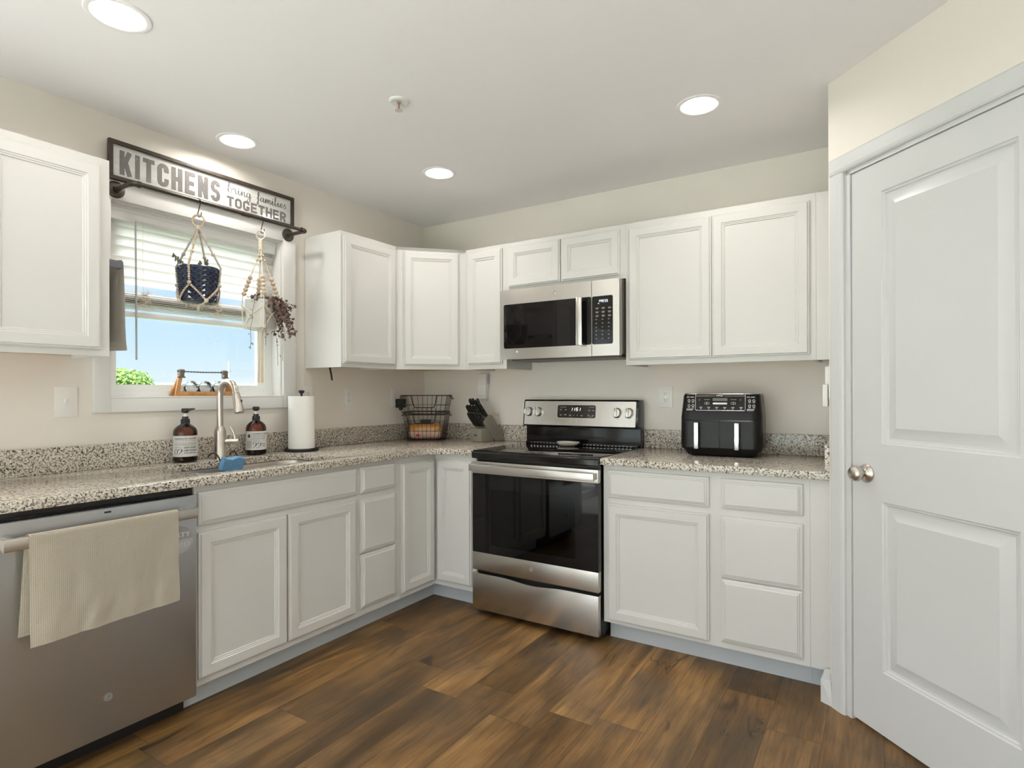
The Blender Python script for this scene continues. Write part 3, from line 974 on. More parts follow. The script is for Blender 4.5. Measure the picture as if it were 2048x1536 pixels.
mb.tube([ld * 0.078 + Vector((0, 0, 0.083)), ld * 0.083 + Vector((0, 0, 0.083))], [0.0125, 0.0105], 24)
base = ld * 0.066 + Vector((0, 0, 0.09))
pts = [base + Vector((0, 0, 0)), base + ld * -0.001 + Vector((0, 0, 0.02)), base + ld * -0.010 + Vector((0, 0, 0.045)), base + ld * -0.022 + Vector((0, 0, 0.066))]
mb.tube(pts, [0.008, 0.0075, 0.0065, 0.004], 12)
mb.build('lever', NICKEL, fc, 40)

# ================================================================== stove
RW = 0.757
rg = thing('kitchen_range', 'stainless electric range with black glass top', 'stove', (1.2965, 0, 0))
hx = RW / 2
mb = MB()
mb.box(-hx + 0.006, -0.615, 0.035, hx - 0.006, -0.03, 0.862)
for x in (-hx + 0.05, hx - 0.05):
    for y in (-0.55, -0.1):
        mb.lathe([(0.018, 0.0), (0.018, 0.035)], (x, y, 0), 16)
mb.box(-hx + 0.03, -0.60, 0.012, hx - 0.012, -0.55, 0.04)
mb.build('body', BLACKM, rg, 0)
ck = MB().box(-hx, -0.655, 0.888, hx, -0.085, 0.9065, 0.004).build('cooktop', BLACKGL, rg)
mb = MB()
mb.prism([(-hx, -0.640, 0.862), (-hx, -0.659, 0.862), (-hx, -0.664, 0.868), (-hx, -0.664, 0.892), (-hx, -0.655, 0.899), (-hx, -0.640, 0.899)], (RW, 0, 0))
mb.box(-hx + 0.004, -0.640, 0.858, hx - 0.004, -0.60, 0.888)
mb.build('front_lip', BLACKG, rg, 0)
# heating zone rings printed under the glass
ZONE = pbr('zone_print', (0.05, 0.045, 0.045), 0.1)
for x, y, r in ((-0.19, -0.50, 0.115), (0.19, -0.50, 0.09), (-0.19, -0.24, 0.075), (0.19, -0.24, 0.115)):
    lp = [[(x + q * cos(2 * pi * k / 48), y + q * sin(2 * pi * k / 48), 0.9067) for k in range(48)] for q in (r - 0.0018, r)]
    mb = MB(); mb.loft(lp, False, False); mb.build('burner_ring', ZONE, ck, 0)
# door
dy = -0.662
mb = MB()
# black glass front with a viewing window
wx0, wx1, wz0, wz1 = -0.255, 0.252, 0.395, 0.700
ring_frame(mb, -hx + 0.002, 0.3495, hx - 0.002, 0.7795, wx0 + hx - 0.002, hx - 0.002 - wx1, wz0 - 0.3495, 0.7795 - wz1, dy + 0.002, -0.625)
door = mb.build('oven_door', BLACKGL, rg, 0)
MB().box(-hx + 0.002, dy, 0.780, hx - 0.002, -0.62, 0.846, 0.003).build('top_trim', STEEL, door)
MB().box(-hx + 0.002, dy, 0.250, hx - 0.002, -0.62, 0.349, 0.003).build('bottom_trim', STEEL, door)
MB().box(wx0, dy + 0.0025, wz0, wx1, dy + 0.006, wz1).build('window_pane', OVENG, door, 0)
mb = MB()
mb.box(wx0 - 0.02, -0.60, wz0 - 0.02, wx1 + 0.02, -0.595, wz1 + 0.02)
mb.build('door_liner', DARK, door, 0)
mb = MB()
for z in (0.46, 0.665):
    mb.tube([(wx0, -0.612, z), (wx1, -0.612, z)], 0.0022, 8)
for z in (0.53,):
    mb.tube([(wx0, -0.606, z), (wx1, -0.606, z)], 0.0018, 8)
mb.build('oven_rack', STEELP, rg)
mb = MB()
mb.box(-hx + 0.012, -0.712, 0.797, hx - 0.006, -0.690, 0.834, 0.004)
for x in (-hx + 0.014, hx - 0.030):
    mb.box(x, -0.692, 0.800, x + 0.022, dy + 0.002, 0.831, 0.002)
mb.build('handle', STEEL, door)
# drawer with a scooped top edge
pts = [(-hx + 0.002, dy, 0.036), (hx - 0.002, dy, 0.036), (hx - 0.002, dy, 0.233)]
for k in range(0, 13):
    x = 0.19 - 0.38 * k / 12
    pts.append((x, dy, 0.233 - 0.013 * 0.5 * (1 + cos(pi * (x / 0.19))) if abs(x) <= 0.19 else 0.233))
pts.append((-hx + 0.002, dy, 0.233))
mb = MB(); mb.prism(pts, (0, 0.03, 0), 0.002)
mb.build('storage_drawer', STEEL, rg)
mb = MB()
mb.lathe([(0.0135, 0), (0.0135, -0.002), (0.011, -0.0025), (0.001, -0.0025)], (0.0, dy, 0.306), 32, 'y')
mb.build('badge', BADGE, door)


def monogram(parent, cx, y, cz, r, m=GREYINK):
    mb = MB()
    mb.torus((cx, y, cz), r * 0.80, r * 0.07, 'y', 28, 6)
    for sx in (-1, 1):
        mb.tube([(cx + sx * r * 0.05, y, cz + r * 0.35), (cx + sx * r * 0.45, y, cz + r * 0.40), (cx + sx * r * 0.55, y, cz), (cx + sx * r * 0.35, y, cz - r * 0.42), (cx + sx * r * 0.08, y, cz - r * 0.3), (cx + sx * r * 0.12, y, cz + r * 0.02), (cx + sx * r * 0.4, y, cz + r * 0.05)], r * 0.06, 6)
    return mb.build('emblem', m, parent)


monogram(door, 0.0, dy - 0.0028, 0.306, 0.0125)
# backguard
mb = MB()
mb.box(-hx, -0.075, 0.862, hx, -0.026, 1.020, 0.003)
mb.prism([(-hx, -0.026, 1.010), (-hx, -0.118, 1.014), (-hx, -0.121, 1.020), (-hx, -0.103, 1.170), (-hx, -0.095, 1.178), (-hx, -0.026, 1.178)], (RW, 0, 0), 0.004)
mb.box(-hx + 0.01, -0.100, 0.902, hx - 0.01, -0.060, 0.9175, 0.002)
bg = mb.build('backguard', BLACKG, rg)
mb = MB()
for k in range(30):
    x = -hx + 0.05 + k * (RW - 0.1) / 29
    mb.box(x - 0.006, -0.1008, 0.908, x + 0.006, -0.1002, 0.9115)
mb.build('vent_slots', STEELP, bg, 0)
# sloping frame for the control panel
th = math.atan2(0.018, 0.150)
PM = Matrix.Translation((0, -0.1215, 1.020)) @ Matrix.Rotation(-th, 4, 'X')
mb = MB(); mb.M = PM
mb.prism([(x, 0, z) for x, z in rrect(-hx + 0.010, 0.003, hx - 0.014, 0.149, 0.006, 4)], (0, -0.0025, 0))
cp = mb.build('control_panel', STEEL, rg)
mb = MB(); mb.M = PM
mb.prism([(x, -0.0025, z) for x, z in rrect(-0.140, 0.044, 0.124, 0.130, 0.014, 6)], (0, -0.002, 0))
mb.build('display_bezel', STEELP, cp)
mb = MB(); mb.M = PM
mb.prism([(x, -0.0045, z) for x, z in rrect(-0.134, 0.049, 0.118, 0.126, 0.011, 6)], (0, -0.001, 0))
tag(mb.build('display', pbr('display_glass', (0.035, 0.026, 0.022), 0.12), cp), 'dark clock display reading 11:51')
SEG = {'1': 'bc', '5': 'afgcd', '0': 'abcdef', 'P': 'abefg', 'R': 'abefgc', 'E': 'afged', 'S': 'afgcd', '_': 'd'}


def seg7(mb, txt, x, z, h, y, slant=0.18, gap=1.35):
    w = h * 0.55; t = h * 0.15
    for ch in txt:
        if ch == ':':
            for zz in (0.3, 0.7):
                mb.box(x + w * 0.1 + slant * h * zz, y, z + h * zz - t / 2, x + w * 0.1 + t + slant * h * zz, y - 0.0004, z + h * zz + t / 2)
            x += w * 0.5; continue
        for s in SEG.get(ch, ''):
            a = {'a': (0, h, w, h), 'd': (0, 0, w, 0), 'g': (0, h / 2, w, h / 2), 'f': (0, h / 2, 0, h), 'e': (0, 0, 0, h / 2), 'b': (w, h / 2, w, h), 'c': (w, 0, w, h / 2)}[s]
            x0, z0, x1, z1 = a
            if z0 == z1:
                p = [(x + x0, z0 - t / 2), (x + x1, z0 - t / 2), (x + x1, z0 + t / 2), (x + x0, z0 + t / 2)]
            else:
                p = [(x + x0 - t / 2, z0), (x + x0 + t / 2, z0), (x + x0 + t / 2, z1), (x + x0 - t / 2, z1)]
            mb.prism([(px + slant * pz, y, z + pz) for px, pz in p], (0, -0.0004, 0))
        x += w * gap + t


mb = MB(); mb.M = PM
seg7(mb, '11:51', -0.046, 0.092, 0.018, -0.0057)
mb.build('clock_digits', LED, cp, 0)
mb = MB(); mb.M = PM
for x, z, w_ in [(-0.115, 0.112, 0.04), (0.075, 0.112, 0.036), (-0.118, 0.098, 0.014), (-0.085, 0.098, 0.014), (0.070, 0.095, 0.016), (0.096, 0.095, 0.016), (-0.118, 0.066, 0.016), (-0.088, 0.068, 0.018), (-0.055, 0.064, 0.016), (-0.026, 0.064, 0.006), (-0.002, 0.064, 0.006), (0.022, 0.064, 0.016), (0.068, 0.066, 0.014), (0.094, 0.066, 0.016), (0.076, 0.055, 0.028)]:
    mb.box(x, -0.0055, z, x + w_, -0.0059, z + 0.0022)
    if z < 0.10 and w_ < 0.02:
        mb.box(x + 0.002, -0.0055, z - 0.004, x + w_ - 0.003, -0.0059, z - 0.0018)
mb.build('panel_print', GREYINK, cp, 0)
# knobs
KN = [(-0.3375, 'front'), (-0.2705, 'rear'), (0.2505, 'a'), (0.3215, 'b')]
for kx_, _ in KN:
    mb = MB(); mb.M = PM
    mb.lathe([(0.030, -0.002), (0.030, -0.005), (0.0275, -0.007), (0.0255, -0.022), (0.0245, -0.024), (0.002, -0.0245)], (kx_, 0, 0.083), 32, 'y')
    mb.box(kx_ - 0.0065, -0.036, 0.083 - 0.0255, kx_ + 0.0065, -0.022, 0.083 + 0.0255, 0.003)
    kn = mb.build('knob', STEELP, cp)
    mb = MB(); mb.M = PM
    mb.box(kx_ - 0.001, -0.0364, 0.083 + 0.008, kx_ + 0.001, -0.036, 0.083 + 0.0245)
    mb.build('knob_pointer', INK, cp, 0)

# spoon rest on the cooktop
mb = MB()
lps = []
for z, k in ((0.0, 0.62), (0.004, 0.80), (0.016, 0.97), (0.022, 1.0), (0.023, 0.96), (0.014, 0.88), (0.007, 0.70), (0.006, 0.2)):
    lps.append([((0.055 * cos(a) * k + (0.028 * max(0, cos(a)) ** 6 * k)), 0.040 * sin(a) * k, z) for a in [2 * pi * i / 36 for i in range(36)]])
mb.loft(lps, True, True)
tag(mb.build('spoon_rest', SPOON, None, 50, (1.245, -0.165, 0.9065), radians(15)), 'cream stoneware spoon rest on the black glass cooktop', 'spoon rest')

# ================================================================== microwave
mw = thing('microwave', 'stainless over-the-range microwave under the short cabinet', 'microwave', (1.2955, 0, 1.418))
MH = 0.408
mx = 0.3765
mb = MB(); mb.box(-mx + 0.006, -0.345, 0.012, mx - 0.002, -0.003, MH - 0.001); mb.build('body', MWSIDE, mw, 0)
mb = MB()
mb.box(-mx + 0.05, -0.33, -0.006, mx - 0.03, -0.05, 0.013, 0.004)
mb.build('underside_panel', MWSIDE, mw, 0)
mfy = -0.382
sx = 0.2175       # split between door and control side
# door frame (stainless) around the dark window
dl, dr_, wb, wt = -mx, sx - 0.0015, 0.0, MH - 0.002
win = (-0.349, 0.062, 0.2155, 0.321)
def frame(mb, x0, z0, x1, z1, w, y0, y1):
    a = rrect(x0, z0, x1, z1, 0.006, 4); b = rrect(w[0], w[1], w[2], w[3], 0.010, 4)
    lp = [[(x, y1, z) for x, z in b], [(x, y0 - 0.0, z) for x, z in b], [(x, y0, z) for x, z in a], [(x, y1, z) for x, z in a]]
    mb.loft(lp, False, False)
    lp2 = [[(x, y1, z) for x, z in a], [(x, y1, z) for x, z in b]]
    mb.loft(lp2, False, False)
mb = MB(); frame(mb, dl, wb, dr_, wt, win, mfy, -0.345)
mdoor = mb.build('door', STEEL, mw, 30)
mb = MB(); mb.box(win[0], mfy + 0.0025, win[1], win[2], -0.346, win[3])
mb.build('door_glass', BLACKGL, mdoor, 0)
mb = MB()
mb.box(0.140, mfy - 0.038, 0.058, 0.176, mfy - 0.026, 0.322, 0.005)
for z in (0.062, 0.300):
    mb.box(0.147, mfy - 0.028, z, 0.169, mfy + 0.003, z + 0.018, 0.002)
mb.build('handle', STEELP, mdoor)
mb = MB()
mb.lathe([(0.011, 0), (0.011, -0.0012), (0.0105, -0.0015), (0.001, -0.0015)], (-0.012, mfy, 0.365), 28, 'y')
mb.build('badge', STEELP, mdoor)
monogram(mdoor, -0.012, mfy - 0.0018, 0.365, 0.011)
mb = MB(); mb.lathe([(0.006, 0), (0.006, -0.0008), (0.001, -0.0008)], (-0.257, mfy, 0.042), 20, 'y'); mb.build('round_sticker', WPLAST, mdoor)
# control side
mb = MB(); frame(mb, sx + 0.0015, wb, mx, wt, (sx + 0.0025, 0.062, mx - 0.036, 0.320), mfy, -0.345)
ctrl = mb.build('control_side', STEEL, mw, 30)
mb = MB(); mb.box(sx + 0.0025, mfy + 0.0025, 0.062, mx - 0.036, -0.346, 0.320)
cpn = mb.build('control_glass', BLACKGL, ctrl, 0)
mb = MB(); seg7(mb, 'PRESS', 0.262, 0.287, 0.012, mfy + 0.0022, 0.0, 1.3)
mb.box(0.254, mfy + 0.0022, 0.279, 0.261, mfy + 0.0018, 0.282)
mb.build('display_text', LED, ctrl, 0)
mb = MB()
for r_ in range(9):
    z = 0.255 - r_ * 0.0205
    for c_ in range(3):
        x = sx + 0.022 + c_ * 0.036
        mb.box(x, mfy + 0.0024, z, x + (0.018 if r_ < 3 else 0.008), mfy + 0.0019, z + 0.003)
        if r_ < 3:
            mb.box(x + 0.002, mfy + 0.0024, z - 0.005, x + 0.015, mfy + 0.0019, z - 0.003)
mb.build('keypad_print', GREYINK, ctrl, 0)

# ================================================================== dishwasher
dwW = 0.597
dw = thing('dishwasher', 'stainless dishwasher with a beige towel on its handle', 'dishwasher', (0, -2.6285, 0), L90)
mb = MB(); mb.box(0.006, -0.585, 0.086, dwW - 0.006, -0.02, 0.858); mb.build('tub', BLACKM, dw, 0)
mb = MB(); mb.box(0.003, -0.610, 0.842, dwW - 0.003, -0.575, 0.866, 0.002); mb.build('control_strip', BLACKG, dw)
MB().box(0.004, -0.545, 0.0, dwW + 0.0, -0.525, 0.086).build('toe_kick', BLACKM, dw, 0)
mb = MB(); mb.box(0.003, -0.642, 0.083, dwW - 0.002, -0.59, 0.842, 0.006, 3)
dwd = mb.build('door', STEELD, dw)
mb = MB(); mb.box(0.008, -0.702, 0.766, dwW - 0.028, -0.684, 0.803, 0.004)
for x in (0.011, dwW - 0.055):
    mb.box(x, -0.686, 0.769, x + 0.024, -0.640, 0.800, 0.002)
mb.build('handle', STEEL, dwd)
MB().box(0.288, -0.6426, 0.825, 0.308, -0.6418, 0.831).build('indicator_light', INK, dwd, 0)
mb = MB(); mb.lathe([(0.0145, 0), (0.0145, -0.0018), (0.012, -0.0024), (0.001, -0.0024)], (0.2985, -0.642, 0.21), 32, 'y')
mb.build('badge', BADGE, dwd); monogram(dwd, 0.2985, -0.6448, 0.21, 0.0135)

# two-tone round magnet, DIRTY on the upper half and CLEAN upside down below
mg = thing('dishwasher_magnet', 'round grey DIRTY and CLEAN magnet on the dishwasher door', 'magnet', (0.642, -2.098, 0.684), L90)
mR = 0.050
for nm, a0, m_ in (('upper_half', 0, MAGD), ('lower_half', 180, MAGL)):
    mb = MB(); mb.prism([(mR * cos(radians(a0 + k * 7.5)), 0, mR * sin(radians(a0 + k * 7.5))) for k in range(25)], (0, -0.002, 0))
    mb.build(nm, m_, mg, 0)
mb = MB(); fit_text(mb, 'DIRTY', -0.040, 0.010, 0.040, 0.026, -0.0021, 0.002, 0.0003)
mb.build('lettering', WHITEINK, mg, 0); mb = MB(); mb.M = Matrix.Rotation(pi, 4, 'Y'); fit_text(mb, 'CLEAN', -0.038, 0.012, 0.038, 0.027, -0.0021, 0.0, 0.0003, 0.3)
mb.build('lettering', WHITEINK, mg, 0)

# dish towel over the dishwasher handle
def hang_cloth(name, label, m, loc, rotz, width, path, seed, amp=0.006, slant=0.0, nx=56, thick=0.0022, ripple=1.0, xoff=None):
    """path: list of (y,z,sag) profile points draped in local -y frame"""
    random.seed(seed)
    bm = bmesh.new(); rows = []
    n = len(path)
    for j, (y, z, s_) in enumerate(path):
        row = []
        for i in range(nx + 1):
            u = i / nx
            x = u * width
            if xoff:
                x += xoff(u, j / (n - 1), s_)
            d = noise.noise(Vector((x * 9 * ripple, z * 5, seed))) * amp * s_ + noise.noise(Vector((x * 22, z * 16, seed + 3))) * amp * 0.45 * s_
            zz = z + slant * (u - 0.5) * s_
            row.append(bm.verts.new((x, y - abs(d) * (1 if j < n * 0.6 else -0.3), zz)))
        rows.append(row)
    for j in range(n - 1):
        for i in range(nx):
            bm.faces.new((rows[j][i], rows[j][i + 1], rows[j + 1][i + 1], rows[j + 1][i]))
    bmesh.ops.solidify(bm, geom=bm.faces[:], thickness=thick)
    mb = MB(); mb.bm.free(); mb.bm = bm
    return mb


path = []
for k in range(26):
    f = k / 25
    path.append((-0.7055 - 0.006 * (1 - f), 0.482 + f * (0.796 - 0.482), 1 - f * 0.9))
for k in range(1, 8):
    a = k / 8 * pi
    path.append((-0.694 - 0.0125 * cos(a), 0.800 + 0.0085 * sin(a), 0.05))
for k in range(1, 17):
    f = k / 16
    path.append((-0.6800 + 0.004 * f, 0.796 - f * 0.29, 0.3 * f))
mb = hang_cloth('dish_towel', '', TOWEL, None, 0, 0.428, path, 5, 0.013, 0.012, xoff=lambda u, v, s_: (-0.018 * max(0, (v - 0.6) / 0.4)))
tag(mb.build('dish_towel', TOWEL, None, 60, (0, -2.562, 0), L90), 'beige waffle dish towel hung over the dishwasher handle', 'towel')

# ================================================================== towel bar on the far-left wall cabinet, with towel
tb = thing('towel_bar', 'slate grey bar holding the hanging grey towel on a wall cabinet side', 'towel bar', (0, -2.182, 1.735), L90)
mb = MB(); mb.box(0.042, -0.292, -0.018, 0.054, -0.06, 0.012, 0.004); mb.build('bar', GREYBAR, tb)
for y in (-0.292, -0.072):
    MB().box(0.0005, y, -0.018, 0.044, y + 0.012, 0.012, 0.002).build('bracket', GREYBAR, tb)
path = []
for k in range(22):
    f = k / 21
    path.append((-0.0585 - 0.008 * (1 - f), -0.338 + f * 0.325, 1 - f * 0.9))
for k in range(1, 8):
    a = k / 8 * pi
    path.append((-0.048 - 0.0105 * cos(a), -0.0 + 0.0175 * sin(a), 0.05))
for k in range(1, 15):
    f = k / 14
    path.append((-0.0375 + 0.006 * f, -0.006 - f * 0.30, 0.2 * f))
mb = hang_cloth('hand_towel', '', TOWELG, None, 0, 0.15, path, 11, 0.010, 0.004, nx=24)
o = mb.build('hand_towel', TOWELG, None, 60, (0.285, -2.182, 1.735), pi)
tag(o, 'grey waffle towel hanging on the grey bar beside the window', 'towel')

# ================================================================== air fryer
af = thing('air_fryer', 'black two-basket air fryer with chrome handles on the granite counter', 'air fryer', (2.152, -0.176, CT), radians(5))
def rl(hw, y0, y1, r, z):
    return [(x, y, z) for x, y in rrect(-hw, y0, hw, y1, r, 7)]
mb = MB()
mb.loft([rl(0.160, -0.112, 0.115, 0.03, 0.004), rl(0.168, -0.118, 0.125, 0.035, 0.014), rl(0.190, -0.132, 0.130, 0.045, 0.040), rl(0.1945, -0.134, 0.132, 0.048, 0.055),
         rl(0.1930, -0.133, 0.132, 0.048, 0.19), rl(0.190, -0.128, 0.130, 0.046, 0.225), rl(0.183, -0.120, 0.128, 0.044, 0.300), rl(0.179, -0.116, 0.126, 0.042, 0.308)])
body = mb.build('body', BLACKF, af, 35)
for x in (-0.13, 0.13):
    for y in (-0.085, 0.085):
        MB().lathe([(0.012, 0), (0.012, 0.006)], (x, y, 0), 12).build('foot', RUBBER, af)
mb = MB(); mb.loft([rl(0.1785, -0.1155, 0.1255, 0.042, 0.3082), rl(0.179, -0.116, 0.126, 0.042, 0.3115), rl(0.176, -0.113, 0.123, 0.042, 0.3135)]); mb.build('top_plate', pbr('fryer_top', (0.55, 0.54, 0.52), 0.22, metal=0.8), af, 35)
# drawers
for s_, nm in ((-1, 'l'), (1, 'r')):
    mb = MB()
    x0, x1 = (-0.150, -0.002) if s_ < 0 else (0.002, 0.150)
    pr = []
    front = []
    N = 10
    xs = [x0 + (x1 - x0) * k / N for k in range(N + 1)]
    edge = -0.186 if s_ < 0 else 0.186
    pts = [(x, -0.1385) for x in xs]
    # wrap round the outer corner
    extra = [(0.150 + 0.040 * sin(radians(q)), -0.1385 + 0.040 * (1 - cos(radians(q)))) for q in (15, 30, 45, 60, 75)]
    if s_ < 0:
        pts = [(-x, y) for x, y in reversed(extra)] + pts
    else:
        pts = pts + extra
    lps = []
    for z, o_ in ((0.036, 0.006), (0.044, 0.0), (0.176, 0.0), (0.181, 0.004)):
        lps.append([(x, y + o_, z) for x, y in pts] + [(pts[-1][0] * 0.9, -0.10, z), (pts[0][0] * 0.9, -0.10, z)])
    mb.loft(lps)
    drw = mb.build('drawer', BLACKF, af, 30)
    hxx = -0.106 if s_ < 0 else 0.082
    mb = MB()
    mb.box(hxx - 0.0105, -0.178, 0.040, hxx + 0.0105, -0.164, 0.170, 0.0035)
    mb.box(hxx - 0.009, -0.166, 0.150, hxx + 0.009, -0.136, 0.170, 0.002); mb.box(hxx - 0.009, -0.166, 0.040, hxx + 0.009, -0.136, 0.058, 0.002)
    tag(mb.build('handle', CHROME, drw), 'chrome vertical drawer handle')
# control panel
ang = math.atan2(0.008, 0.075)
CM = Matrix.Translation((0, -0.1285, 0.225)) @ Matrix.Rotation(-ang, 4, 'X')
mb = MB(); mb.M = CM
mb.prism([(x, -0.0005, z) for x, z in rrect(-0.1185, 0.000, 0.1185, 0.080, 0.006, 4)], (0, -0.001, 0))
pnl = mb.build('control_panel', BLACKG, af)
mb = MB(); mb.M = CM
mb.tube([(x, -0.0018, z) for x, z in rrect(-0.1165, 0.003, 0.1165, 0.084, 0.006, 4)], 0.0013, 6, True)
mb.build('panel_border', STEELP, pnl)
mb = MB(); mb.M = CM; mb.box(-0.034, -0.0015, 0.050, 0.034, -0.002, 0.064); mb.build('screen', pbr('lcd_grey', (0.12, 0.125, 0.105), 0.3), pnl, 0)
mb = MB(); mb.M = CM; fit_text(mb, 'NINJA', -0.016, 0.0715, 0.016, 0.0795, -0.0018, 0.002, 0.0004)
mb.box(-0.114, -0.0016, 0.0745, -0.020, -0.002, 0.0755); mb.box(0.020, -0.0016, 0.0745, 0.114, -0.002, 0.0755)
mb.prism([(x, -0.0016, z) for x, z in rrect(-0.034, 0.033, 0.034, 0.042, 0.0042, 4)], (0, -0.0004, 0))
for k in range(6):
    x = -0.097 + k * 0.0375
    mb.box(x, -0.0016, 0.0175, x + 0.014, -0.002, 0.0195); mb.box(x + 0.004, -0.0016, 0.011, x + 0.010, -0.002, 0.0135)
for sx_ in (-1, 1):
    for k in range(4):
        mb.box(sx_ * 0.062 - 0.012 + k * 0.007, -0.0016, 0.056, sx_ * 0.062 - 0.008 + k * 0.007, -0.002, 0.0575)
    mb.tube([(sx_ * 0.062 + x, -0.0018, 0.0385 + z) for x, z in rrect(-0.011, -0.005, 0.011, 0.005, 0.0048, 4)], 0.0006, 5, True)
fit_text(mb, '1', -0.064, 0.035, -0.0615, 0.042, -0.0018, 0.0, 0.0003); fit_text(mb, '2', 0.0605, 0.035, 0.0645, 0.042, -0.0018, 0.0, 0.0003)
mb.build('panel_print', WHITEINK, pnl, 0)
mb = MB(); mb.M = CM
for sx_ in (-0.098, 0.094):
    mb.lathe([(0.0055, -0.0015), (0.0055, -0.0019), (0.001, -0.0019)], (sx_, 0, 0.055), 16, 'y')
mb.build('power_mark', pbr('red_print', (0.085, 0.022, 0.020), 0.5), pnl)
# printed side boxes
mb = MB(); mb.M = CM
for x0 in (-0.160, 0.124):
    mb.box(x0, -0.0005, 0.068, x0 + 0.014, -0.0012, 0.0705); mb.box(x0 + 0.018, -0.0005, 0.068, x0 + 0.036, -0.0012, 0.0705)
    mb.box(x0, -0.0005, 0.008, x0 + 0.034, -0.0012, 0.0105); mb.box(x0, -0.0005, 0.003, x0 + 0.030, -0.0012, 0.005)
    for a_ in (0.012, 0.031):
        for b_ in (0.027, 0.052):
            mb.torus((x0 + a_, -0.0008, b_), 0.0052, 0.0012, 'y', 12, 5); mb.box(x0 + a_ - 0.006, -0.0005, b_ - 0.0105, x0 + a_ + 0.006, -0.0012, b_ - 0.009)
mb.build('side_print', WHITEINK, pnl, 0)

# ================================================================== small wall plates
def outlet(label, loc, rotz, duplex=True, w=0.071, h=0.117, name='wall_outlet'):
    t = thing(name, label, 'outlet' if duplex else 'light switch', loc, rotz)
    mb = MB(); mb.box(-w / 2, -0.0055, -h / 2, w / 2, -0.0005, h / 2, 0.002); mb.build('plate', WPLAST, t)
    if duplex:
        for s_ in (-1, 1):
            mb = MB(); mb.prism([(x, -0.0055, z + s_ * 0.0195) for x, z in rrect(-0.017, -0.0135, 0.017, 0.0135, 0.006, 4)], (0, -0.0016, 0))
            so = mb.build('socket', WPLAST, t)
            mb = MB(); z0 = s_ * 0.0195
            mb.box(-0.0075, -0.0070, z0 - 0.002, -0.0055, -0.0074, z0 + 0.007); mb.box(0.0055, -0.0070, z0 - 0.002, 0.0075, -0.0074, z0 + 0.006)
            mb.lathe([(0.0025, 0), (0.0025, -0.0003), (0.0005, -0.0003)], (0, -0.0071, z0 - 0.0075), 10, 'y')
            mb.build('slots', DARK, so, 0)
        mb = MB(); mb.lathe([(0.003, 0), (0.003, -0.001), (0.001, -0.0012)], (0, -0.0055, 0), 12, 'y'); mb.build('screw', STEELP, t)
    else:
        mb = MB(); mb.box(-0.006, -0.0065, -0.013, 0.006, -0.0050, 0.013, 0.001)
        mb.prism([(-0.0045, -0.006, -0.006), (-0.0045, -0.016, 0.010), (-0.0045, -0.014, 0.014), (-0.0045, -0.006, 0.008)], (0.009, 0, 0))
        mb.build('toggle', WPLAST, t)
    return t


outlet('white toggle light switch below the far wall cabinet, beside the window casing', (0, -2.214, 1.190), L90, False, 0.080, 0.126, 'light_switch')
outlet('white wall outlet half hidden behind the paper towel roll', (0, -1.030, 1.203), L90)
outlet('white wall outlet below the single-door wall cabinet, past the paper towels', (0, -0.720, 1.195), L90)
outlet('white wall outlet holding the black charger plug', (0, -0.312, 1.190), L90)
outlet('white wall outlet between the stove and the air fryer', (1.797, 0, 1.196), 0, True, 0.080, 0.122)
outlet('white wall plate behind the white plug-in box', (0.560, 0, 1.195), 0)
# white plug-in box with a small stub aerial
t = thing('plug_in_freshener', 'tall white plug-in box on the wall behind the knives', 'plug-in device', (0.545, -0.0075, 1.178))
mb = MB(); mb.box(-0.034, -0.040, 0.0, 0.034, -0.0005, 0.100, 0.006, 3); mb.box(-0.034, -0.036, 0.098, 0.034, -0.0005, 0.172, 0.006, 3); mb.build('housing', WPLAST, t)
mb = MB(); mb.box(0.034, -0.030, 0.105, 0.040, -0.006, 0.165, 0.002); mb.build('side_lip', pbr('lilac_plastic', (0.52, 0.47, 0.58), 0.4), t)
mb = MB(); mb.tube(bez((-0.024, -0.041, 0.022), (-0.005, -0.042, 0.018), (0.01, -0.042, 0.018), (0.026, -0.041, 0.026)), 0.001, 6); mb.build('seam_line', GREYINK, t)
# charger plug and lead
t = thing('charger_plug', 'black charger plug in the corner outlet beside the wire baskets', 'charger plug', (0.0075, -0.285, 1.150), L90)
mb = MB(); mb.box(-0.028, -0.050, -0.030, 0.028, -0.0005, 0.030, 0.006, 3); mb.box(-0.010, -0.036, -0.046, 0.010, -0.014, -0.028, 0.004); mb.build('plug_body', RUBBER, t)
mb = MB()
mb.tube(bez((0.0, -0.025, -0.045), (0.015, -0.028, -0.08), (0.045, -0.027, -0.075), (0.065, -0.022, -0.10), 14) + bez((0.065, -0.022, -0.10), (0.09, -0.020, -0.14), (0.06, -0.03, -0.20), (0.055, -0.035, -0.2425), 10)[1:], 0.0022, 8)
mb.build('cord', RUBBER, t)
# plate and plug-in on the short return wall (seen edge-on)
t = outlet('white plate seen edge-on on the return wall by the pantry', (RX, -0.585, 1.262), -L90, True, 0.071, 0.135)
t = thing('plug_in_light', 'white plug-in box seen edge-on on the return wall', 'plug-in device', (RX - 0.008, -0.585, 1.207), -L90)
mb = MB(); mb.box(-0.033, -0.020, -0.045, 0.033, -0.0005, 0.045, 0.004); mb.build('housing', WPLAST, t)
mb = MB(); mb.box(-0.030, -0.0135, 0.046, -0.027, -0.0005, 0.118); mb.build('tab', WPLAST, t)
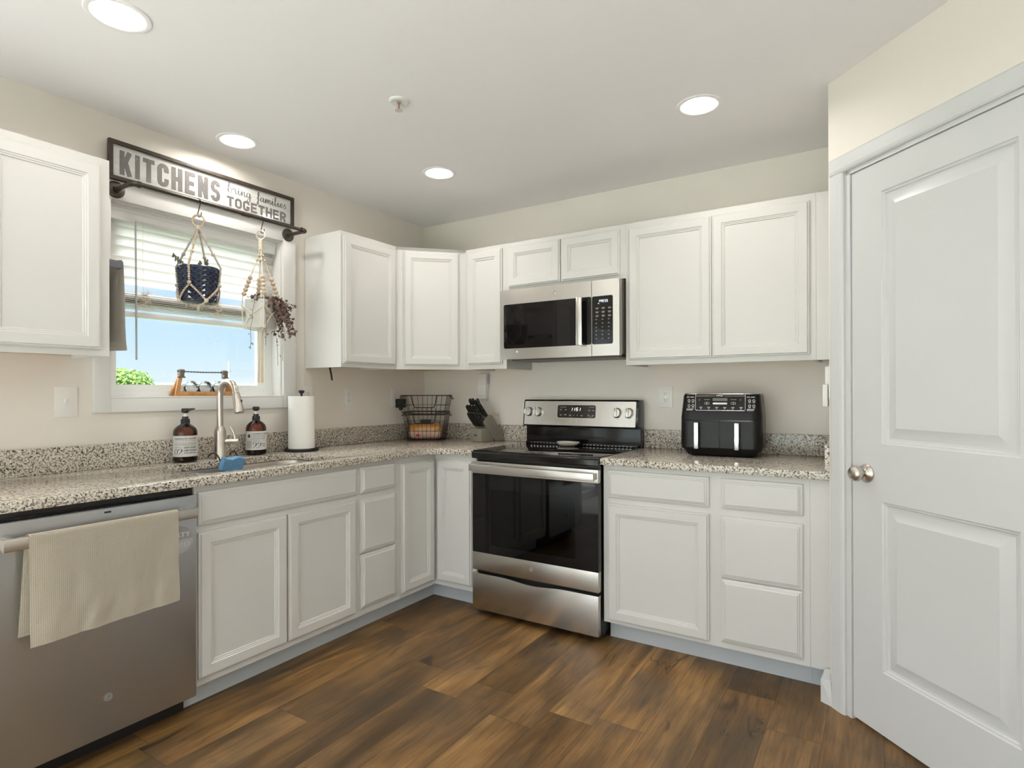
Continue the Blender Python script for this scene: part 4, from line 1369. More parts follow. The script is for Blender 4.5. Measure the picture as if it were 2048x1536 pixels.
# cable stub below the single-door wall cabinet
t = thing('cable_stub', 'cut black cable end poking out under the single-door wall cabinet', 'cable', (0.10, -0.955, 1.3805))
mb = MB(); mb.tube([(0, 0, 0.0), (0.012, -0.003, -0.016), (0.028, -0.008, -0.050), (0.040, -0.012, -0.085)], 0.0052, 10); mb.build('sheath', RUBBER, t)
mb = MB()
for q in (-0.0035, 0.0, 0.0035):
    mb.tube([(0.040, -0.012 + q * 0.3, -0.083), (0.046 + q, -0.013 + q, -0.100 - abs(q))], 0.0012, 6)
mb.build('bare_wires', STEELP, t)

# ================================================================== sign
SGW, SGZ0, SGZ1 = 0.926, 2.149, 2.321
sg = thing('wall_sign', 'framed KITCHENS bring families TOGETHER sign above the window', 'sign', (0, -2.070, SGZ0), L90)
SH = SGZ1 - SGZ0
mb = MB(); mb.box(0.010, -0.026, 0.010, SGW - 0.010, -0.019, SH - 0.010); mb.build('board', SIGNB, sg, 0)
mb = MB(); fw = 0.017
mb.box(0, -0.038, 0, SGW, -0.0195, fw, 0.0015); mb.box(0, -0.038, SH - fw, SGW, -0.0195, SH, 0.0015)
mb.box(0, -0.038, fw, fw, -0.0195, SH - fw, 0.0015); mb.box(SGW - fw, -0.038, fw, SGW, -0.0195, SH - fw, 0.0015)
mb.box(0.01, -0.0195, 0.01, SGW - 0.01, -0.0005, SH - 0.01)
mb.build('frame', FRAMEW, sg)


def stroke_letters(mb, txt, x, z, h, wd, t, gap, y):
    """heavy condensed sans capitals made of bars and rounded bends"""
    d = 0.0008
    lay = [0]
    def bar(x0, z0, x1, z1, tt=t):
        lay[0] += 1; y_ = y - 0.00004 * (lay[0] % 23)
        v = Vector((x1 - x0, 0, z1 - z0)); n = Vector((-v.z, 0, v.x)).normalized() * tt / 2
        p = [Vector((x0, y_, z0)) + n, Vector((x1, y_, z1)) + n, Vector((x1, y_, z1)) - n, Vector((x0, y_, z0)) - n]
        mb.prism(p, (0, -d, 0))
    def arc(cx, cz, rx, rz, a0, a1, n=10):
        lo = []; li = []
        lay[0] += 1; y_ = y - 0.00004 * (lay[0] % 23)
        for k in range(n + 1):
            a = radians(a0 + (a1 - a0) * k / n)
            lo.append((cx + rx * cos(a), y_, cz + rz * sin(a))); li.append((cx + (rx - t) * cos(a), y_, cz + (rz - t) * sin(a)))
        for k in range(n):
            mb.prism([lo[k], lo[k + 1], li[k + 1], li[k]], (0, -d, 0))
    T2 = t / 2
    for ch in txt:
        w_ = wd
        if ch == 'I':
            w_ = t; bar(x + T2, z, x + T2, z + h)
        elif ch == 'K':
            bar(x + T2, z, x + T2, z + h); bar(x + t * 0.9, z + h * 0.42, x + w_ - T2, z + h - 0.0); bar(x + t * 1.3, z + h * 0.52, x + w_ - T2, z)
        elif ch == 'T':
            bar(x, z + h - T2, x + w_, z + h - T2); bar(x + w_ / 2, z, x + w_ / 2, z + h - t)
        elif ch == 'H':
            bar(x + T2, z, x + T2, z + h); bar(x + w_ - T2, z, x + w_ - T2, z + h); bar(x + t, z + h / 2, x + w_ - t, z + h / 2)
        elif ch == 'E':
            bar(x + T2, z, x + T2, z + h)
            for q in (T2, h / 2, h - T2):
                bar(x + t, z + q, x + w_ * (0.86 if q == h / 2 else 0.95), z + q)
        elif ch == 'N':
            bar(x + T2, z, x + T2, z + h); bar(x + w_ - T2, z, x + w_ - T2, z + h); bar(x + T2, z + h - t * 0.4, x + w_ - T2, z + t * 0.4)
        elif ch in 'COG':
            r = w_ / 2; r2 = min(r, h * 0.3)
            arc(x + r, z + h - r2, r, r2, 0, 180); arc(x + r, z + r2, r, r2, 180, 360)
            bar(x + T2, z + r2, x + T2, z + h - r2)
            if ch == 'O':
                bar(x + w_ - T2, z + r2, x + w_ - T2, z + h - r2)
            else:
                bar(x + w_ - T2, z + h - r2, x + w_ - T2, z + h * 0.64)
                bar(x + w_ - T2, z + r2, x + w_ - T2, z + h * (0.36 if ch == 'C' else 0.48))
                if ch == 'G':
                    bar(x + w_ * 0.5, z + h * 0.48 - T2, x + w_, z + h * 0.48 - T2)
        elif ch == 'S':
            r = w_ / 2; r2 = h * 0.25 + T2 / 2
            arc(x + r, z + h - r2, r, r2, 10, 180); arc(x + r, z + h - r2, r, r2, 180, 270)
            arc(x + r, z + r2, r, r2, 0, 90); arc(x + r, z + r2, r, r2, -170, 0)
        elif ch == 'R':
            bar(x + T2, z, x + T2, z + h)
            bar(x + t, z + h - T2, x + w_ * 0.5, z + h - T2); bar(x + t, z + h * 0.46, x + w_ * 0.5, z + h * 0.46)
            arc(x + w_ * 0.5, z + h * 0.73 - T2 / 2, w_ * 0.5, h * 0.27 + T2 / 2, -90, 90); bar(x + w_ * 0.5, z + h * 0.46, x + w_ - T2, z)
        x += w_ + gap
    return x


mb = MB()
yb = -0.0262
X0 = 0.046
# KITCHENS, scaled to end at x = .503
n_ = 8; tl = 0.0190; gp = 0.0130
wl = ((0.500 - X0) - 7 * gp - tl) / 7
stroke_letters(mb, 'KITCHENS', X0, 0.030, 0.105, wl, tl, gp, yb)
x2 = 0.535; wl2 = (0.880 - x2 - 7 * 0.0065) / 8
mb.build('lettering', WORN, sg, 0)
mb = MB()
stroke_letters(mb, 'TOGETHER', x2, 0.026, 0.052, wl2, 0.0112, 0.0065, yb)
mb.build('lettering', WORN, sg, 0)

# handwritten words, one pen stroke per letter group
def pen(mb, pts, x, z, sx_, sz_, r=0.0016):
    path = []
    P = [Vector((x + a * sx_, yb - 0.0004, z + b * sz_)) for a, b in pts]
    for i in range(len(P) - 1):
        p0 = P[max(i - 1, 0)]; p1 = P[i]; p2 = P[i + 1]; p3 = P[min(i + 2, len(P) - 1)]
        for k in range(5):
            t_ = k / 5
            path.append(0.5 * ((2 * p1) + (-p0 + p2) * t_ + (2 * p0 - 5 * p1 + 4 * p2 - p3) * t_ ** 2 + (-p0 + 3 * p1 - 3 * p2 + p3) * t_ ** 3))
    path.append(P[-1])
    rs = []
    for i in range(len(path)):
        a = path[max(0, i - 1)]; b = path[min(len(path) - 1, i + 1)]
        v = (b - a); s = abs(v.z) / (v.length + 1e-9)
        rs.append(r * (0.5 + 0.75 * s * (1.0 if v.z < 0 else 0.45)))
    mb.tube(path, rs, 6)


GL = {
    'b': ([(0, 0.2), (0.35, 1.5), (0.45, 1.9), (0.25, 1.95), (0.2, 1.2), (0.2, 0.1), (0.5, 0.0), (0.75, 0.4), (0.6, 0.85), (0.35, 0.7)], 0.85),
    'r': ([(0, 0.8), (0.2, 1.05), (0.3, 0.9), (0.5, 0.95), (0.5, 0.3), (0.65, 0.0), (0.85, 0.35)], 0.85),
    'i': ([(0, 0.35), (0.2, 0.95), (0.2, 0.2), (0.38, 0.0), (0.55, 0.35)], 0.55),
    'n': ([(0, 0.4), (0.15, 0.95), (0.15, 0.0), (0.4, 0.85), (0.6, 0.9), (0.6, 0.15), (0.78, 0.0), (0.95, 0.35)], 0.95),
    'g': ([(0.55, 0.8), (0.25, 0.95), (0.05, 0.45), (0.25, 0.0), (0.5, 0.3), (0.6, 0.95), (0.6, -0.5), (0.35, -0.95), (0.12, -0.6), (0.5, -0.1), (0.9, 0.35)], 0.9),
    'f': ([(0, 0.35), (0.35, 1.3), (0.4, 1.9), (0.2, 1.8), (0.2, 0.6), (0.18, -0.7), (0.0, -0.6), (0.25, 0.1), (0.6, 0.35)], 0.6),
    'a': ([(0.55, 0.8), (0.3, 0.95), (0.05, 0.5), (0.2, 0.0), (0.45, 0.3), (0.58, 0.95), (0.58, 0.15), (0.72, 0.0), (0.9, 0.35)], 0.9),
    'm': ([(0, 0.4), (0.12, 0.95), (0.12, 0.0), (0.35, 0.85), (0.5, 0.85), (0.5, 0.0), (0.72, 0.85), (0.9, 0.85), (0.9, 0.15), (1.05, 0.0), (1.2, 0.35)], 1.2),
    'l': ([(0, 0.35), (0.3, 1.4), (0.32, 1.9), (0.15, 1.8), (0.15, 0.3), (0.3, 0.0), (0.5, 0.35)], 0.5),
    'e': ([(0, 0.35), (0.4, 0.55), (0.42, 0.95), (0.18, 0.9), (0.12, 0.3), (0.35, 0.0), (0.65, 0.35)], 0.65),
    's': ([(0, 0.35), (0.35, 1.05), (0.3, 0.75), (0.5, 0.35), (0.35, 0.0), (0.1, 0.1), (0.0, 0.05)], 0.55),
}
mb = MB()
def word(txt, x0, x1, z, sz_):
    tot = sum(GL[c][1] for c in txt)
    s = (x1 - x0) / tot; x = x0
    for c in txt:
        pen(mb, GL[c][0], x, z, s, sz_)
        if c == 'i':
            mb.sphere((x + 0.25 * s, yb - 0.0004, z + 1.35 * sz_), 0.0022, 8, 6)
        x += GL[c][1] * s
word('bring', 0.537, 0.672, 0.098, 0.0245)
word('families', 0.703, 0.880, 0.098, 0.0245)
mb.build('script_lettering', pbr('script_ink', (0.06, 0.055, 0.052), 0.4), sg)

# ================================================================== pipe rod with hooks
RODX, RODZ = 0.172, 2.108
rd = thing('hanging_rod', 'dark pipe rod across the window holding the hanging plants', 'rod', (0, -1.606, RODZ), L90)
ry0, ry1 = -0.432, 0.434
for x in (ry0, ry1):
    mb = MB()
    mb.lathe([(0.036, -0.0185), (0.036, -0.023), (0.032, -0.026), (0.014, -0.028), (0.0125, -0.038)], (x, 0, 0), 32, 'y')
    for k in range(4):
        a = pi / 4 + k * pi / 2
        mb.lathe([(0.004, -0.026), (0.004, -0.028), (0.001, -0.0285)], (x + 0.024 * cos(a), 0, 0.024 * sin(a)), 10, 'y')
    mb.build('flange', BRONZE, rd)
for x, s_ in ((ry0, 1), (ry1, -1)):
    mb = MB()
    mb.tube([(x, -0.03, 0), (x, -RODX + 0.02, 0)], 0.0095, 16)
    mb.tube([(x, -RODX + 0.022, 0)] + [(x + s_ * (0.016 - 0.016 * cos(radians(q))), -RODX + 0.016 - 0.016 * sin(radians(q)), 0) for q in (0, 22, 45, 67, 90)] + [(x + s_ * 0.024, -RODX, 0)], 0.0125, 16)
    mb.tube([(x + s_ * 0.020, -RODX, 0), (x + s_ * 0.030, -RODX, 0)], 0.0140, 16)
    mb.build('elbow_arm', BRONZE, rd)
mb = MB(); mb.tube([(ry0 + 0.02, -RODX, 0), (ry1 - 0.02, -RODX, 0)], 0.0088, 18); mb.tube([(0.06, -RODX, 0), (0.10, -RODX, 0)], 0.0112, 18); mb.build('pipe', BRONZE, rd)


def s_hook(label, y):
    r1 = 0.0115
    pts = []
    for q in range(190, -10, -20):
        pts.append((r1 * cos(radians(q)), 0, r1 * sin(radians(q))))
    pts2 = [(r1, 0, -0.008), (-0.003, 0, -0.058)]
    for q in range(190, 360, 20):
        pts2.append((0.006 + 0.009 * cos(radians(q)), 0, -0.064 + 0.009 * sin(radians(q))))
    pts2.append((0.015, 0, -0.052))
    mb = MB(); mb.tube(pts + pts2, 0.0021, 8)
    o = mb.build('s_hook', WIRE, None, 60, (RODX, y, RODZ), radians(25))
    return tag(o, label, 'hook', 's hooks on the pipe rod')


s_hook('dark S hook holding the beaded hanger with the black pot', -1.762)
s_hook('dark S hook holding the white rope hanger', -1.440)


def bead_string(mb, pts, r, step):
    """round beads threaded along a polyline"""
    P = [Vector(p) for p in pts]
    dist = 0.0; nxt = 0.0
    for a, b in zip(P, P[1:]):
        L = (b - a).length
        while nxt <= dist + L:
            c = a + (b - a) * ((nxt - dist) / L)
            mb.sphere(c, r, 8, 6)
            nxt += step
        dist += L


# ---- hanger one: beaded, black quilted pot
hx1, hy1 = RODX, -1.762
h1 = thing('plant_hanger', 'wooden bead plant hanger around the black quilted pot', 'plant hanger', (hx1, hy1, 1.62))
Z = lambda z: z - 1.62
mb = MB(); mb.M = Matrix.Rotation(radians(35), 4, 'Z'); mb.torus((0, 0, Z(2.018)), 0.0265, 0.0048, 'y', 32, 10); mb.build('ring', BEAD, h1)
mb = MB(); mb.tube([(0, 0, Z(1.996)), (0, 0, Z(1.988)), (0, 0, Z(1.972))], [0.006, 0.009, 0.007], 12); mb.build('knot', ROPE, h1)
prot = [radians(a) for a in (-52, 38, 128, 218)]
potR = lambda z: 0.072 + (z - 1.645) / 0.16 * 0.016
for a in prot:
    d = Vector((cos(a), sin(a), 0))
    mb = MB()
    bead_string(mb, [d * 0.006 + Vector((0, 0, Z(1.975))), d * 0.0985 + Vector((0, 0, Z(1.800))), d * (potR(1.73) + 0.0115) + Vector((0, 0, Z(1.725)))], 0.0052, 0.0098)
    mb.sphere(d * 0.065 + Vector((0, 0, Z(1.862))), 0.0085, 10, 8); mb.sphere(d * (potR(1.73) + 0.0125) + Vector((0, 0, Z(1.718))), 0.0088, 10, 8)
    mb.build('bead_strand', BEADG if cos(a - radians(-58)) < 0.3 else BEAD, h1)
    for s_ in (-1, 1):
        mb = MB(); pts = []
        for k in range(6):
            f = k / 5
            b = a + s_ * radians(45) * f
            z = 1.712 - 0.070 * f
            pts.append((cos(b) * (potR(z) + 0.0105), sin(b) * (potR(z) + 0.0105), Z(z)))
        bead_string(mb, pts, 0.0052, 0.0098)
        mb.build('bead_strand', BEAD, h1)
mb = MB()
for a in prot:
    b = a + radians(45)
    mb.tube([(cos(b) * 0.082, sin(b) * 0.082, Z(1.640)), (cos(b) * 0.04, sin(b) * 0.04, Z(1.630)), (0, 0, Z(1.630))], 0.0045, 8)
    mb.sphere((cos(b) * 0.083, sin(b) * 0.083, Z(1.641)), 0.009, 10, 8)
mb.tube([(0, 0, Z(1.632)), (0, 0, Z(1.622)), (0, 0, Z(1.600))], [0.008, 0.010, 0.004], 10)
for k in range(16):
    a = k * 2 * pi / 16
    mb.tube([(0.05 * cos(a), 0.05 * sin(a), Z(1.630)), (0.052 * cos(a), 0.052 * sin(a), Z(1.617))], 0.0018, 5)
mb.build('base_cords', ROPE, h1)
p1 = thing('potted_succulent', 'black quilted pot with a few sprigs in the beaded hanger', 'potted plant', (hx1, hy1, 1.636))
bm = bmesh.new(); NS, NR = 36, 15
vr = []
for j in range(NR):
    z = 0.004 + j * 0.157 / (NR - 1); r0 = 0.0715 + z / 0.16 * 0.016
    vr.append([bm.verts.new(((r0 + (0.0055 if (i + j) % 2 and 0 < j < NR - 1 else 0)) * cos(2 * pi * i / NS), (r0 + (0.0055 if (i + j) % 2 and 0 < j < NR - 1 else 0)) * sin(2 * pi * i / NS), z)) for i in range(NS)])
for j in range(NR - 1):
    for i in range(NS):
        k = (i + 1) % NS
        A_, B_, C_, D_ = vr[j][i], vr[j][k], vr[j + 1][k], vr[j + 1][i]
        for f in (((A_, B_, C_), (A_, C_, D_)) if (i + j) % 2 == 0 else ((A_, B_, D_), (B_, C_, D_))):
            bm.faces.new(f)
mb = MB(); me = bpy.data.meshes.new('q'); bm.to_mesh(me); bm.free(); mb.mesh(me); bpy.data.meshes.remove(me)
lps = [[(q * cos(2 * pi * i / NS), q * sin(2 * pi * i / NS), z) for i in range(NS)] for q, z in ((0.0875, 0.161), (0.0845, 0.164), (0.079, 0.150))]
mb.loft(lps, False, True)
mb.loft([[(q * cos(2 * pi * i / NS), q * sin(2 * pi * i / NS), z) for i in range(NS)] for q, z in ((0.066, 0.0), (0.0719, 0.004))], True, False)
mb.build('pot', POTB, p1, 12)

mb = MB(); mb.lathe([(0.076, 0.151), (0.04, 0.154), (0.002, 0.155)], seg=24, cap0=False); mb.build('soil', SOIL, p1)


def sprig(mb, p, d, L, n, r):
    p = Vector(p); d = Vector(d).normalized()
    pts = [p + d * L * k / 6 + Vector((0, 0, 0.010 * sin(k / 6 * 2))) for k in range(7)]
    mb.tube(pts, 0.0014, 5)
    for k in range(n):
        f = (k + 1) / n
        c = p + d * L * f + Vector((0, 0, 0.010 * sin(f * 2)))
        a = k * 2.4
        o_ = d.orthogonal().normalized(); o2 = d.cross(o_)
        mb.sphere(c + (o_ * cos(a) + o2 * sin(a)) * r * 1.1, r, 6, 5, (1, 1, 1.3))


mb = MB()
sprig(mb, (-0.02, -0.03, 0.15), (-0.25, -0.95, 0.75), 0.085, 18, 0.0046)
sprig(mb, (0.0, -0.045, 0.15), (0.0, -1.0, 0.45), 0.06, 14, 0.0042)
sprig(mb, (0.01, 0.03, 0.15), (0.0, 0.02, 1), 0.045, 14, 0.0050)
sprig(mb, (0.02, -0.01, 0.15), (0.2, 0.1, 0.6), 0.03, 8, 0.0046)
mb.build('foliage', SUCC, p1)

# ---- hanger two: white rope, square pot, dry trailing plant
hx2, hy2 = RODX, -1.444
h2 = thing('plant_hanger', 'white braided rope plant hanger with a long tassel', 'plant hanger', (hx2, hy2, 1.54))
Z = lambda z: z - 1.54
mb = MB(); mb.M = Matrix.Rotation(radians(30), 4, 'Z'); mb.torus((0, 0, Z(2.025)), 0.0225, 0.0032, 'y', 28, 8); mb.build('ring', ROPE, h2)
mb = MB()
for s_ in range(3):
    pts = []
    for k in range(25):
        f = k / 24; a = f * 5 * pi + s_ * 2 * pi / 3
        pts.append((0.0065 * cos(a), 0.0065 * sin(a), Z(2.003 - f * 0.055)))
    mb.tube(pts, 0.0048, 8)
mb.build('braid', ROPE, h2)
PQ = 0.058
cor = [(PQ, -PQ), (PQ, PQ), (-PQ, PQ), (-PQ, -PQ)]
crot = radians(20)
for cx_, cy_ in cor:
    d = Vector((cx_ * cos(crot) - cy_ * sin(crot), cx_ * sin(crot) + cy_ * cos(crot), 0))
    a0 = Vector((0, 0, Z(1.950))); a1 = d * 1.02 + Vector((0, 0, Z(1.705)))
    mb = MB(); mb.tube([a0 + d * 0.05, a0 + (a1 - a0) * 0.2, a0 + (a1 - a0) * 0.5, a1], 0.0026, 8)
    mb.tube([a1, d * 1.08 + Vector((0, 0, Z(1.66))), d * 1.03 + Vector((0, 0, Z(1.60))), d * 0.98 + Vector((0, 0, Z(1.548))), d * 0.4 + Vector((0, 0, Z(1.540))), Vector((0, 0, Z(1.538)))], 0.0028, 8)
    cord = mb.build('cord', ROPE, h2)
    for k in range(5):
        f = 0.60 + 0.085 * k
        mb = MB(); mb.sphere(a0 + (a1 - a0) * f, 0.0115, 14, 10); mb.build('bead', BEAD, cord)
    for f in (0.13, 0.22):
        mb = MB(); mb.sphere(a0 + (a1 - a0) * f, 0.0075, 10, 8); mb.build('bead', BEAD, cord)
mb = MB()
for k in range(4):
    c0 = Vector((*cor[k], 0)); c1 = Vector((*cor[(k + 1) % 4], 0))
    R_ = Matrix.Rotation(crot, 3, 'Z')
    for a_, b_ in ((c0, c1), (c1, c0)):
        p = R_ @ (a_ * 1.06); q_ = R_ @ (b_ * 1.06)
        m_ = (p + q_) / 2 * 1.04
        mb.tube([p + Vector((0, 0, Z(1.66))), m_ + Vector((0, 0, Z(1.62))), (m_ * 0.6 + q_ * 0.4) + Vector((0, 0, Z(1.595))), q_ * 0.98 + Vector((0, 0, Z(1.548)))], 0.0024, 6)
mb.build('rope_net', ROPE, h2)
mb = MB()
random.seed(3)
mb.tube([(0, 0, Z(1.542)), (0, 0, Z(1.530)), (0, 0, Z(1.515))], [0.008, 0.011, 0.009], 12)
for k in range(26):
    a = random.random() * 2 * pi; r = 0.009 * math.sqrt(random.random()) + 0.002
    pts = [(r * 0.7 * cos(a), r * 0.7 * sin(a), Z(1.518))]
    for j in range(1, 7):
        pts.append((r * (0.8 + 0.12 * j) * cos(a + 0.02 * j) + 0.0007 * sin(j * 3 + k), r * (0.8 + 0.12 * j) * sin(a + 0.02 * j), Z(1.518 - 0.040 * j - 0.002 * random.random())))
    mb.tube(pts, 0.0021, 5)
mb.build('tassel', ROPE, h2)
p2 = thing('potted_trailing_plant', 'dry brown trailing plant in a pale square pot', 'potted plant', (hx2, hy2, 1.548), crot)
mb = MB()
mb.loft([[(x, y, z) for x, y in rrect(-w_, -w_, w_, w_, 0.018, 5)] for w_, z in ((0.048, 0.0), (0.053, 0.004), (0.056, 0.10), (0.058, 0.145), (0.054, 0.145), (0.052, 0.130))], True, True)
mb.build('pot', POTW, p2, 30)
mb = MB(); mb.loft([[(x, y, 0.131) for x, y in rrect(-0.0515, -0.0515, 0.0515, 0.0515, 0.016, 4)], [(x * 0.5, y * 0.5, 0.140) for x, y in rrect(-0.0515, -0.0515, 0.0515, 0.0515, 0.016, 4)]], False, True); mb.build('soil', SOIL, p2)
mb = MB(); random.seed(21)


def leaf_disc(mb, c, r):
    n = Vector((random.uniform(-1, 1), random.uniform(-1, 1), random.uniform(-0.5, 1))).normalized()
    u = n.orthogonal().normalized(); v = n.cross(u)
    lps = [[Vector(c) + (u * cos(2 * pi * k / 7) + v * sin(2 * pi * k / 7)) * r * q + n * h_ for k in range(7)] for q, h_ in ((0.35, -0.0012), (1.0, 0.0), (0.4, 0.0016))]
    mb.loft(lps)


inv = Matrix.Rotation(-crot, 3, 'Z')
def stem(start, end, droop, n, r):
    s0 = Vector(start); e = Vector(end)
    pts = []
    for k in range(9):
        f = k / 8
        p = s0.lerp(e, min(1, f * 1.15)); p.z = s0.z + 0.03 * sin(min(1, f * 3) * pi / 2) * (1 - f) - droop * f ** 1.6
        p += Vector((noise.noise(p * 30), noise.noise(p * 30 + Vector((5, 5, 5))), 0)) * 0.012
        pts.append(inv @ p)
    mb.tube(pts, 0.0011, 4)
    for k in range(n):
        f = random.random() ** 0.8 * 8; i = min(7, int(f)); q = f - i
        c = pts[i].lerp(pts[i + 1], q) + Vector((random.uniform(-1, 1), random.uniform(-1, 1), random.uniform(-1, 1))) * 0.010
        leaf_disc(mb, c, r * random.uniform(0.6, 1.15))


for k in range(52):      # thick clump spilling over the right side
    a = radians(random.uniform(10, 125)); rr_ = random.uniform(0.075, 0.155)
    stem((0.03 * cos(a), 0.03 * sin(a) + 0.01, 0.140), (rr_ * cos(a) * 0.9, rr_ * sin(a) + 0.015, 0), random.uniform(0.02, 0.20), 17, 0.0085)
for k in range(10):
    a = radians(random.uniform(0, 360))
    stem((0.02 * cos(a), 0.02 * sin(a), 0.140), (0.07 * cos(a), 0.07 * sin(a), 0), random.uniform(-0.02, 0.04), 11, 0.0085)
for k in range(4):       # long sparse trails
    a = radians((-60, -20, 95, 60)[k])
    stem((0.05 * cos(a), 0.05 * sin(a), 0.140), (0.100 * cos(a), 0.105 * sin(a), 0), (0.25, 0.23, 0.32, 0.30)[k], 9, 0.0062)
mb.build('foliage', DRYLEAF, p2)

# ================================================================== blind
bl = thing('window_blind', 'white slatted blind pulled partway up in the sink window', 'blind', (0, WY0, WZ0), L90)
bx0, bx1 = 0.008, WW - 0.008
mb = MB()
pv = [(0.044, 0.790), (0.037, 0.794), (0.035, 0.805), (0.035, 0.828), (0.031, 0.834), (0.031, 0.843), (0.027, 0.848), (0.027, 0.8555), (0.044, 0.8555)]
mb.prism([(bx0, y, z) for y, z in pv], (bx1 - bx0, 0, 0)); mb.build('valance', VINYL, bl, 0)
mb = MB(); mb.box(bx0 + 0.01, 0.046, 0.812, bx1 - 0.01, 0.074, 0.855); mb.build('headrail', VINYL, bl, 0)


def slat(zc, tilt, yc=0.060):
    mb = MB(); pr = []
    c_, s_ = cos(tilt), sin(tilt)
    for q, h_ in ((-0.0245, 0), (-0.012, 0.0016), (0, 0.0022), (0.012, 0.0016), (0.0245, 0), (0.0245, -0.0022), (0, -0.0004), (-0.0245, -0.0022)):
        pr.append((bx0 + 0.006, yc + q * c_ - h_ * s_, zc + q * s_ + h_ * c_))
    mb.prism(pr, (bx1 - bx0 - 0.012, 0, 0))
    return mb.build('slat', SLAT, bl, 60)


for k in range(7):
    slat(0.792 - k * 0.0435, radians(-(58 - 22 * (k == 4) - 26 * (k == 6))))
for k in range(10):
    slat(0.478 - k * 0.0082, radians(3))
mb = MB(); mb.box(bx0 + 0.006, 0.036, 0.366, bx1 - 0.006, 0.082, 0.388, 0.004); mb.build('bottom_rail', VINYL, bl)
mb = MB(); mb.tube([(0.119, 0.034, 0.782), (0.120, 0.030, 0.170)], 0.0042, 8); mb.tube([(0.119, 0.0355, 0.800), (0.119, 0.034, 0.778)], 0.002, 6)
mb.build('tilt_wand', pbr('clear_grey_plastic', (0.42, 0.43, 0.43), 0.3), bl)
mb = MB()
for x in (0.15, WW / 2, WW - 0.15):
    for y in (0.034, 0.0835):
        mb.tube([(x, y, 0.80), (x, y, 0.39)], 0.0008, 4)
mb.build('ladder_cord', ROPE, bl)
mb = MB(); random.seed(9)
for x0 in (0.16, 0.50):
    for q in range(3):
        pts = []
        for k in range(40):
            a = k * 0.9 + q
            pts.append((x0 + 0.022 * sin(a * 1.3 + q) + 0.006 * random.uniform(-1, 1) + k * 0.0006 * (q - 1), 0.030 + 0.004 * random.uniform(-1, 1), 0.485 - k * 0.0022 + 0.012 * cos(a)))
        mb.tube(pts, 0.0008, 4)
    mb.build('tangled_cord', ROPE, bl); mb = MB()

# ================================================================== rack with glasses on the window sill
SZ = WZ0 + 0.004
rk = thing('flight_rack', 'small oak rack with a twisted wire handle on the window sill', 'rack', (-0.045, -1.617, SZ), L90)
mb = MB(); mb.box(-0.142, -0.030, 0.0, 0.150, -0.018, 0.022, 0.002); mb.box(-0.142, 0.018, 0.0, 0.150, 0.030, 0.022, 0.002); mb.box(-0.13, -0.018, 0.0, 0.14, 0.018, 0.006); mb.build('tray', RACKW, rk)
for s_ in (-1, 1):
    ex = -0.142 if s_ < 0 else 0.150; tx = -0.110 if s_ < 0 else 0.112
    mb = MB()
    for y0, y1 in ((-0.030, -0.004), (0.030, 0.004)):
        mb.prism([(ex - 0.010, y0, 0.0), (ex + 0.010, y0, 0.0), (tx + 0.009, y1, 0.112), (tx - 0.009, y1, 0.112)], (0, 0.011 if y0 < 0 else -0.011, 0), 0.0015)
    mb.build('end_frame', RACKW, rk)
    mb = MB(); mb.lathe([(0.011, -0.013), (0.013, -0.010), (0.013, 0.010), (0.011, 0.013)], (tx - s_ * 0.002, 0, 0.120), 16, 'x'); mb.box(tx - 0.010, -0.014, 0.088, tx + 0.010, 0.014, 0.118, 0.002)
    mb.tube([(tx - 0.018, -0.006, 0.092), (tx + 0.018, -0.006, 0.092)], 0.0035, 8)
    mb.build('clamp', OAKG, rk)
mb = MB()
for ph in (0, pi):
    mb.tube([(-0.128 + 0.260 * k / 60, 0.0022 * cos(k * 0.9 + ph), 0.121 + 0.0022 * sin(k * 0.9 + ph) - 0.003 * sin(pi * k / 60)) for k in range(61)], 0.0017, 5)
mb.build('wire_handle', INK, rk)
LBL = ['round glass jar in the sill rack farthest from the faucet', 'middle round glass jar in the sill rack', 'round glass jar in the sill rack beside the faucet spout']
for k, x in enumerate((-0.066, 0.002, 0.076)):
    j = thing('glass_jar', LBL[k], 'jar', (-0.045, -1.617 + x, SZ + 0.041), L90, 'glass jars on the sill rack')
    mb = MB(); R_ = 0.0335
    mb.lathe([(0.004, -0.022), (R_ - 0.006, -0.024), (R_, -0.018), (R_, 0.016), (R_ - 0.006, 0.024), (R_ - 0.007, 0.022), (R_ - 0.0025, 0.015), (R_ - 0.0025, -0.017), (R_ - 0.007, -0.021), (0.004, -0.020)], (0, 0, 0), 36, 'y')
    mb.build('glass', JARG, j, 40)
    mb = MB(); r2 = R_ - 0.004
    mb.prism([(r2 * cos(radians(a)), -0.014, r2 * sin(radians(a))) for a in range(180, 361, 10)], (0, 0.028, 0))
    mb.build('contents', GRAN, j)

